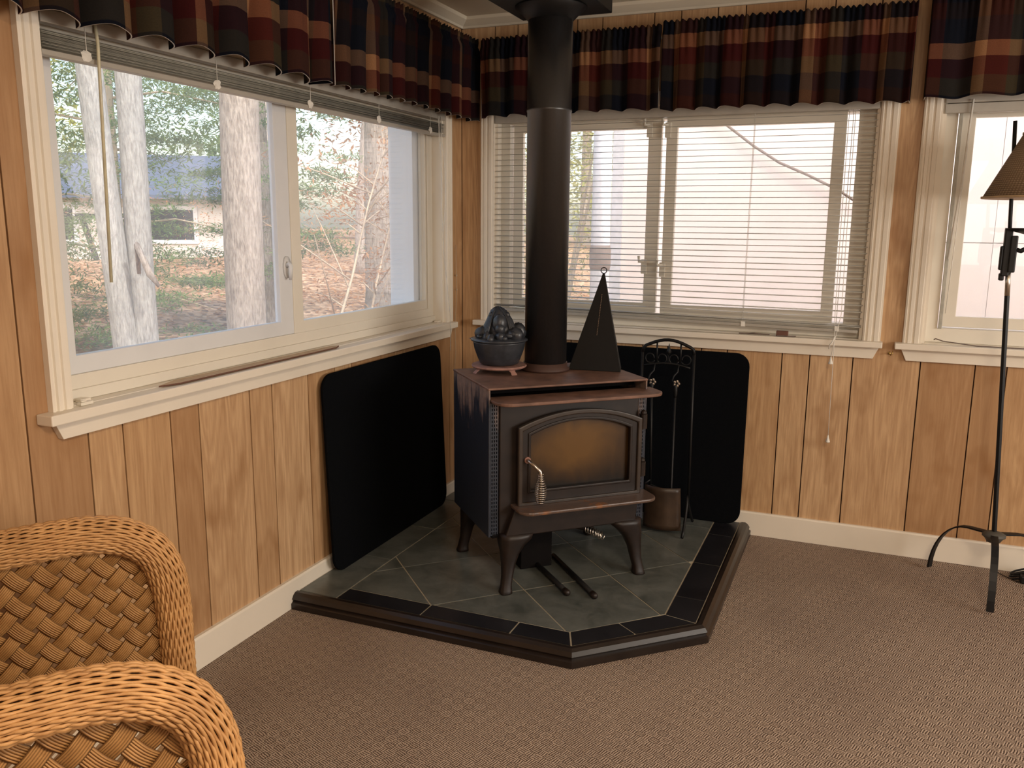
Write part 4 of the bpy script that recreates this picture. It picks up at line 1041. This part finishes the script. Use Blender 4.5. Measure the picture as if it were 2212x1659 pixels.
for k in range(9000):
    d = rnd.uniform(1.0, 13)**1.0; x = -1.0-d*rnd.random(); y = -4+rnd.random()*16; z = gz(x, y)+.01
    s = rnd.uniform(.03, .06); t = rnd.uniform(0, 6.28); c, q = math.cos(t)*s, math.sin(t)*s; tz = rnd.uniform(-.02, .02)
    m.add([(x-c, y-q, z-tz), (x+q*.5, y-c*.5, z+.012), (x+c, y+q, z+tz+.01), (x-q*.5, y+c*.5, z+.012)], [(0, 1, 2, 3)])
o = m.build('fallen_leaves', 'beech', kind='stuff'); tag(o, 'fallen tan leaves covering the slope outside the left window', 'leaves')
def trunk(name, label, base, top, r0, r1, mat, group=None, wob=.03, seed=1, fork=None):
    t = thing(name, label, 'tree', base, 0, group); rr = random.Random(seed); m = MB(); n = 22; P = []; RR = []
    v = Vector(top)-Vector(base)
    for k in range(n+1):
        q = k/n; P.append(v*q+Vector((wob*math.sin(q*7+seed), wob*math.cos(q*5+seed), -.1 if k == 0 else 0))); RR.append(r0+(r1-r0)*q+(r0*.35*(1-q*12) if q < .08 else 0))
    m.tube(P, RR, 18); m.build('trunk', mat, t, smooth=True); return t
def foliage(parent, pts, n, size, spread, mat, seed=2, flat=.35, long=2.2, name='foliage'):
    rr = random.Random(seed); m = MB()
    for k in range(n):
        a = pts[rr.randrange(len(pts))]; p = Vector(a)+Vector((rr.gauss(0, spread), rr.gauss(0, spread), rr.gauss(0, spread*flat)))
        s = size*rr.uniform(.6, 1.4); d = Vector((rr.uniform(-1, 1), rr.uniform(-1, 1), rr.uniform(-.5, .3))).normalized()*s*long; e = d.cross(Vector((rr.uniform(-.4, .4), rr.uniform(-.4, .4), 1))).normalized()*s*.5
        m.add([p-d*.5, p+e*.5, p+d*.5, p-e*.5], [(0, 1, 2, 3)])
    return m.build(name, mat, parent, kind='stuff')
t1 = trunk('tree', 'left stem of the pale twin trunk outside the left window', (-2.74, .60, gz(-2.7, .6)), (-2.74, .46, 5.5), .080, .070, 'birch', None, .03, 1)
t2 = trunk('tree', 'right stem of the pale twin trunk outside the left window', (-2.60, .70, gz(-2.6, .7)), (-2.74, .62, 5.5), .085, .068, 'birch', None, .03, 4)
m = MB(); m.tube([(.02, -.09, 1.02-gz(-2.4, .58)-.1), (.06, -.13, 1.10-gz(-2.4, .58)), (.12, -.10, .92-gz(-2.4, .58)), (.16, -.07, .84-gz(-2.4, .58))], [.012, .022, .022, .01], 8); m.build('bark_scar', 'oak', t2, smooth=True)
t3 = trunk('tree', 'thick rough barked trunk in the middle of the left window', (-2.43, 1.41, gz(-2.4, 1.4)), (-2.43, 1.62, 6), .142, .122, 'oak', None, .012, 2)
t4 = trunk('tree', 'straight brown trunk farther off behind the right hand pane', (-2.95, 4.22, gz(-3, 4.1)), (-2.95, 4.35, 7), .18, .15, 'oak', None, .02, 3)
for k, (x, y, lb) in enumerate(((-6.5, 9.5, 'slim pale trunk beyond the right pane, right of the brown trunk'), (-9, 4.5, 'slim distant trunk in front of the blue roofed house'), (-8.5, 1.6, 'slim distant trunk seen between twin stems and thick trunk'), (-12, 14, 'far thin trunk right of the blue roofed house'), (-11, 1.0, 'far thin trunk left of the blue roofed house'), (-7, 12.5, 'far slim trunk near the edge of the right pane'))):
    trunk('tree', lb, (x, y, gz(x, y)), (x+.2, y, 7), .11, .08, 'oak', None, .06, 10+k)
# sapling with twigs
def branchy(t, base, tip, r, nb, seed, mat='twig', leaf=None, nleaf=0, lsize=.03, sub=.5):
    rr = random.Random(seed); b = Vector(base); e = Vector(tip); m = MB(); pts = []
    P = [b.lerp(e, k/8)+Vector((0, .03*math.sin(k*1.3+seed), .02*math.cos(k+seed))) for k in range(9)]
    m.tube(P, [r*(1-.75*k/8) for k in range(9)], 6)
    L = (e-b).length
    for k in range(nb):
        q = rr.uniform(.15, 1); p = b.lerp(e, q); d = Vector((rr.uniform(-1, 1), rr.uniform(-1, 1), rr.uniform(-.3, .8))).normalized()*L*sub*rr.uniform(.3, 1)*(1.1-q*.6)
        Q = [p, p+d*.5+Vector((0, 0, .02)), p+d]; m.tube(Q, [r*.4, r*.28, r*.12], 5); pts += [Q[1], Q[1].lerp(Q[2], .5), Q[2]]
    m.build('branches', mat, t, smooth=True)
    if leaf: foliage(t, pts+[P[-1]], nleaf, lsize, .06, leaf, seed, .7, 2.0)
    return pts
t = thing('sapling', 'leaning beech sapling with dry tan leaves, left in the right hand pane', 'sapling', (-1.9, 1.36, gz(-1.9, 1.4)))
z0_ = gz(-1.85, 1.6)
branchy(t, (0, 0, -.05), (0, 1.25, 2.0-z0_), .017, 30, 3, leaf='beech', nleaf=1700, lsize=.028)
t = thing('sapling', 'leaning beech sapling with dry tan leaves, right in the right hand pane', 'sapling', (-1.9, 1.90, gz(-1.9, 1.9)))
branchy(t, (0, 0, -.05), (-.05, 1.05, 1.9-z0_), .015, 30, 6, leaf='beech', nleaf=1700, lsize=.028)
t = thing('hemlock', 'dense green hemlock left of the twin trunk outside the left window', 'tree', (-4.2, -.25, gz(-4.2, -.25)))
m = MB(); m.tube([(0, 0, 0), (0, 0, 5)], [.08, .04], 8); m.build('trunk', 'oak', t)
pts = [Vector((1.1*random.uniform(-1, 1), 1.0*random.uniform(-1, 1), random.uniform(.4, 3.2))) for _ in range(120)]
foliage(t, pts, 34000, .030, .16, 'hemlock', 3, .25)
t = thing('hemlock', 'green hemlock between the twin trunk and the thick trunk', 'tree', (-4.6, 2.35, gz(-4.6, 2.3)))
m = MB(); m.tube([(0, 0, 0), (.02, 0, 5)], [.05, .03], 8); m.build('trunk', 'twig', t)
for k in range(14):
    z = .5+k*.22; an = k*2.4; m = MB(); m.tube([(0, 0, z), (.5*math.cos(an), .5*math.sin(an), z+.06), (1.05*math.cos(an), 1.05*math.sin(an), z-.05)], [.014, .009, .003], 5); m.build('branch', 'twig', t)
pts = [Vector((random.uniform(.15, 1.1)*math.cos(a_), random.uniform(.15, 1.1)*math.sin(a_), random.uniform(.1, 3.4))) for a_ in [random.uniform(0, 6.28) for _ in range(110)]]
foliage(t, pts, 34000, .028, .15, 'hemlock', 5, .22)
t = thing('hemlock', 'green hemlock boughs behind the sapling in the right hand pane', 'tree', (-4.4, 4.2, gz(-4.4, 4.2)))
m = MB(); m.tube([(0, 0, 0), (0, 0, 4)], [.06, .03], 8); m.build('trunk', 'oak', t)
pts = [Vector((random.uniform(-.9, .9), random.uniform(-.9, .9), random.uniform(.7, 2.9))) for _ in range(60)]
foliage(t, pts, 16000, .032, .14, 'hemlock', 8, .22)
t = thing('shrub', 'yellow green shrub beyond the middle window, left of the white post', 'shrub', (-1.1, 4.2, gz(-1.1, 4.2)))
m = MB()
for k in range(7): an = k*.9; m.tube([(0, 0, -.1), (.25*math.cos(an), .25*math.sin(an), 1.2), (.6*math.cos(an), .6*math.sin(an), 2.9)], [.02, .015, .005], 6)
m.build('stems', 'twig', t); pts = [Vector((random.uniform(-.75, .75), random.uniform(-.75, .75), random.uniform(.9, 3.4))) for _ in range(90)]
foliage(t, pts, 8000, .035, .12, 'yellow', 12, .6, 1.4)
t = thing('shrub', 'dry brown leaved shrubs far up the slope', 'shrub', (-8.5, 6.0, gz(-8.5, 6)))
m = MB(); m.tube([(0, 0, 0), (0, 0, 1.6)], .03, 6); m.build('stems', 'twig', t); pts = [Vector((random.uniform(-1.5, 1.5), random.uniform(-7, 7), random.uniform(.1, 1.3))) for _ in range(150)]
foliage(t, pts, 9000, .035, .16, 'beech', 13, .6, 1.6)
# far tree line closing the view
for k in range(9):
    a = 98+k*14; x = 26*math.cos(R(a))-4; y = 26*math.sin(R(a))+0; t = thing('tree', ('far pale autumn tree on the horizon, clump %s' % ['first', 'second', 'third', 'fourth', 'fifth', 'sixth', 'seventh', 'eighth', 'ninth'][k])+' counted from the right', 'tree', (x, y, gz(x, y)))
    m = MB(); m.tube([(0, 0, -.3), (0, 0, 9)], [.22, .1], 8); m.build('trunk', 'oak', t)
    pts = [Vector((random.uniform(-2.6, 2.6), random.uniform(-2.6, 2.6), random.uniform(.4, 9))) for _ in range(80)]
    foliage(t, pts, 6500, .20, .7, ['yellow', 'beech', 'hemlock'][k % 3], 30+k, .6, 1.5)
# blue roofed house
hs = thing('house', 'distant pale house with a blue grey roof beyond the trees', 'house', (-14.5, 10.5, .35), R(38))
m = MB(); m.box((-3.2, -2.5, -.2), (3.2, 2.5, 1.45)); m.build('walls', 'housewall', hs)
m = MB(); m.add([(-3.6, -2.9, 1.40), (3.6, -2.9, 1.40), (3.6, 0, 2.35), (-3.6, 0, 2.35), (3.6, 2.9, 1.40), (-3.6, 2.9, 1.40), (-3.6, -2.9, 1.32), (3.6, -2.9, 1.32)], [(0, 1, 2, 3), (3, 2, 4, 5), (6, 7, 1, 0), (1, 4, 2), (0, 3, 5)]); m.build('roof', 'roofblue', hs)
for x in (-2.2, 0, 2.2):
    f = MB(); f.ring([(x-.5, .45), (x+.5, .45), (x+.5, 1.2), (x-.5, 1.2)], [(x-.42, .53), (x+.42, .53), (x+.42, 1.12), (x-.42, 1.12)], -2.54, -2.48, B_); f = f.build('window', 'white', hs)
    g = MB(); g.box((x-.42, -2.515, .53), (x+.42, -2.505, 1.12)); g.build('pane', 'iron', f)
m = MB(); m.prism([(.9, 0), (1.0, 0), (.75, 1.0), (.65, 1.0)], -3.2, -3.25, B_); m.prism([(1.35, 0), (1.45, 0), (1.2, 1.0), (1.1, 1.0)], -3.2, -3.25, B_); m.prism([(.6, .95), (1.9, .95), (1.9, 1.03), (.6, 1.03)], -3.2, -3.25, B_); m.build('ramp_rails', 'iron', hs)
# neighbouring wall beyond the rear windows
nb_ = thing('building', 'pinkish white neighbouring building filling the rear windows', 'building', (0, 2.55, -.4))
for k in range(3):
    x = .02+2.4*k
    for z0_, z1_ in ((0, 1.575), (1.58, 4.2)):
        m = MB(); m.box((x, 0, z0_), (x+2.397, .08, z1_)); m.build('siding_panel', 'stucco', nb_)
bx('corner_board', (-.03, -.02, 0), (.05, .10, 4.2), 'postw', nb_)
bx('side_wall', (0, .08, 0), (.06, 5, 4.2), 'stucco', nb_)
bx('backing', (.02, .081, 0), (7.2, .2, 4.2), 'stucco', nb_)
po = thing('post', 'round white post with a grey strap outside the middle window', 'post', (-.005, 2.20, -.4))
m = MB(); m.lathe([(.066, 0), (.066, 1.50), (.064, 1.9), (.060, 4)], 24); m.build('shaft', 'postw', po, smooth=True)
m = MB(); m.lathe([(.067, 1.36), (.074, 1.39), (.074, 1.50), (.067, 1.53)], 24); m.build('strap', 'cable', po, smooth=True)
m = MB(); m.tube([(.30, 2.47, 2.32), (.55, 2.47, 2.14), (.70, 2.47, 1.98), (.95, 2.47, 1.79), (1.12, 2.47, 1.68), (1.3, 2.47, 1.60), (1.5, 2.47, 1.50), (1.62, 2.47, 1.42), (1.9, 2.47, 1.41)], .010, 6); m.tube([(1.9, 2.47, 1.41), (1.9, 2.56, 1.41)], .01, 6); m.tube([(.30, 2.47, 2.32), (.0, 2.3, 2.5), (-.005, 2.24, 2.5)], .01, 6)
o = m.build('utility_cable', 'cable', smooth=True); tag(o, 'brown cable sagging diagonally across the neighbouring white wall', 'cable'); recenter(o, (.3, 2.47, 2.32))
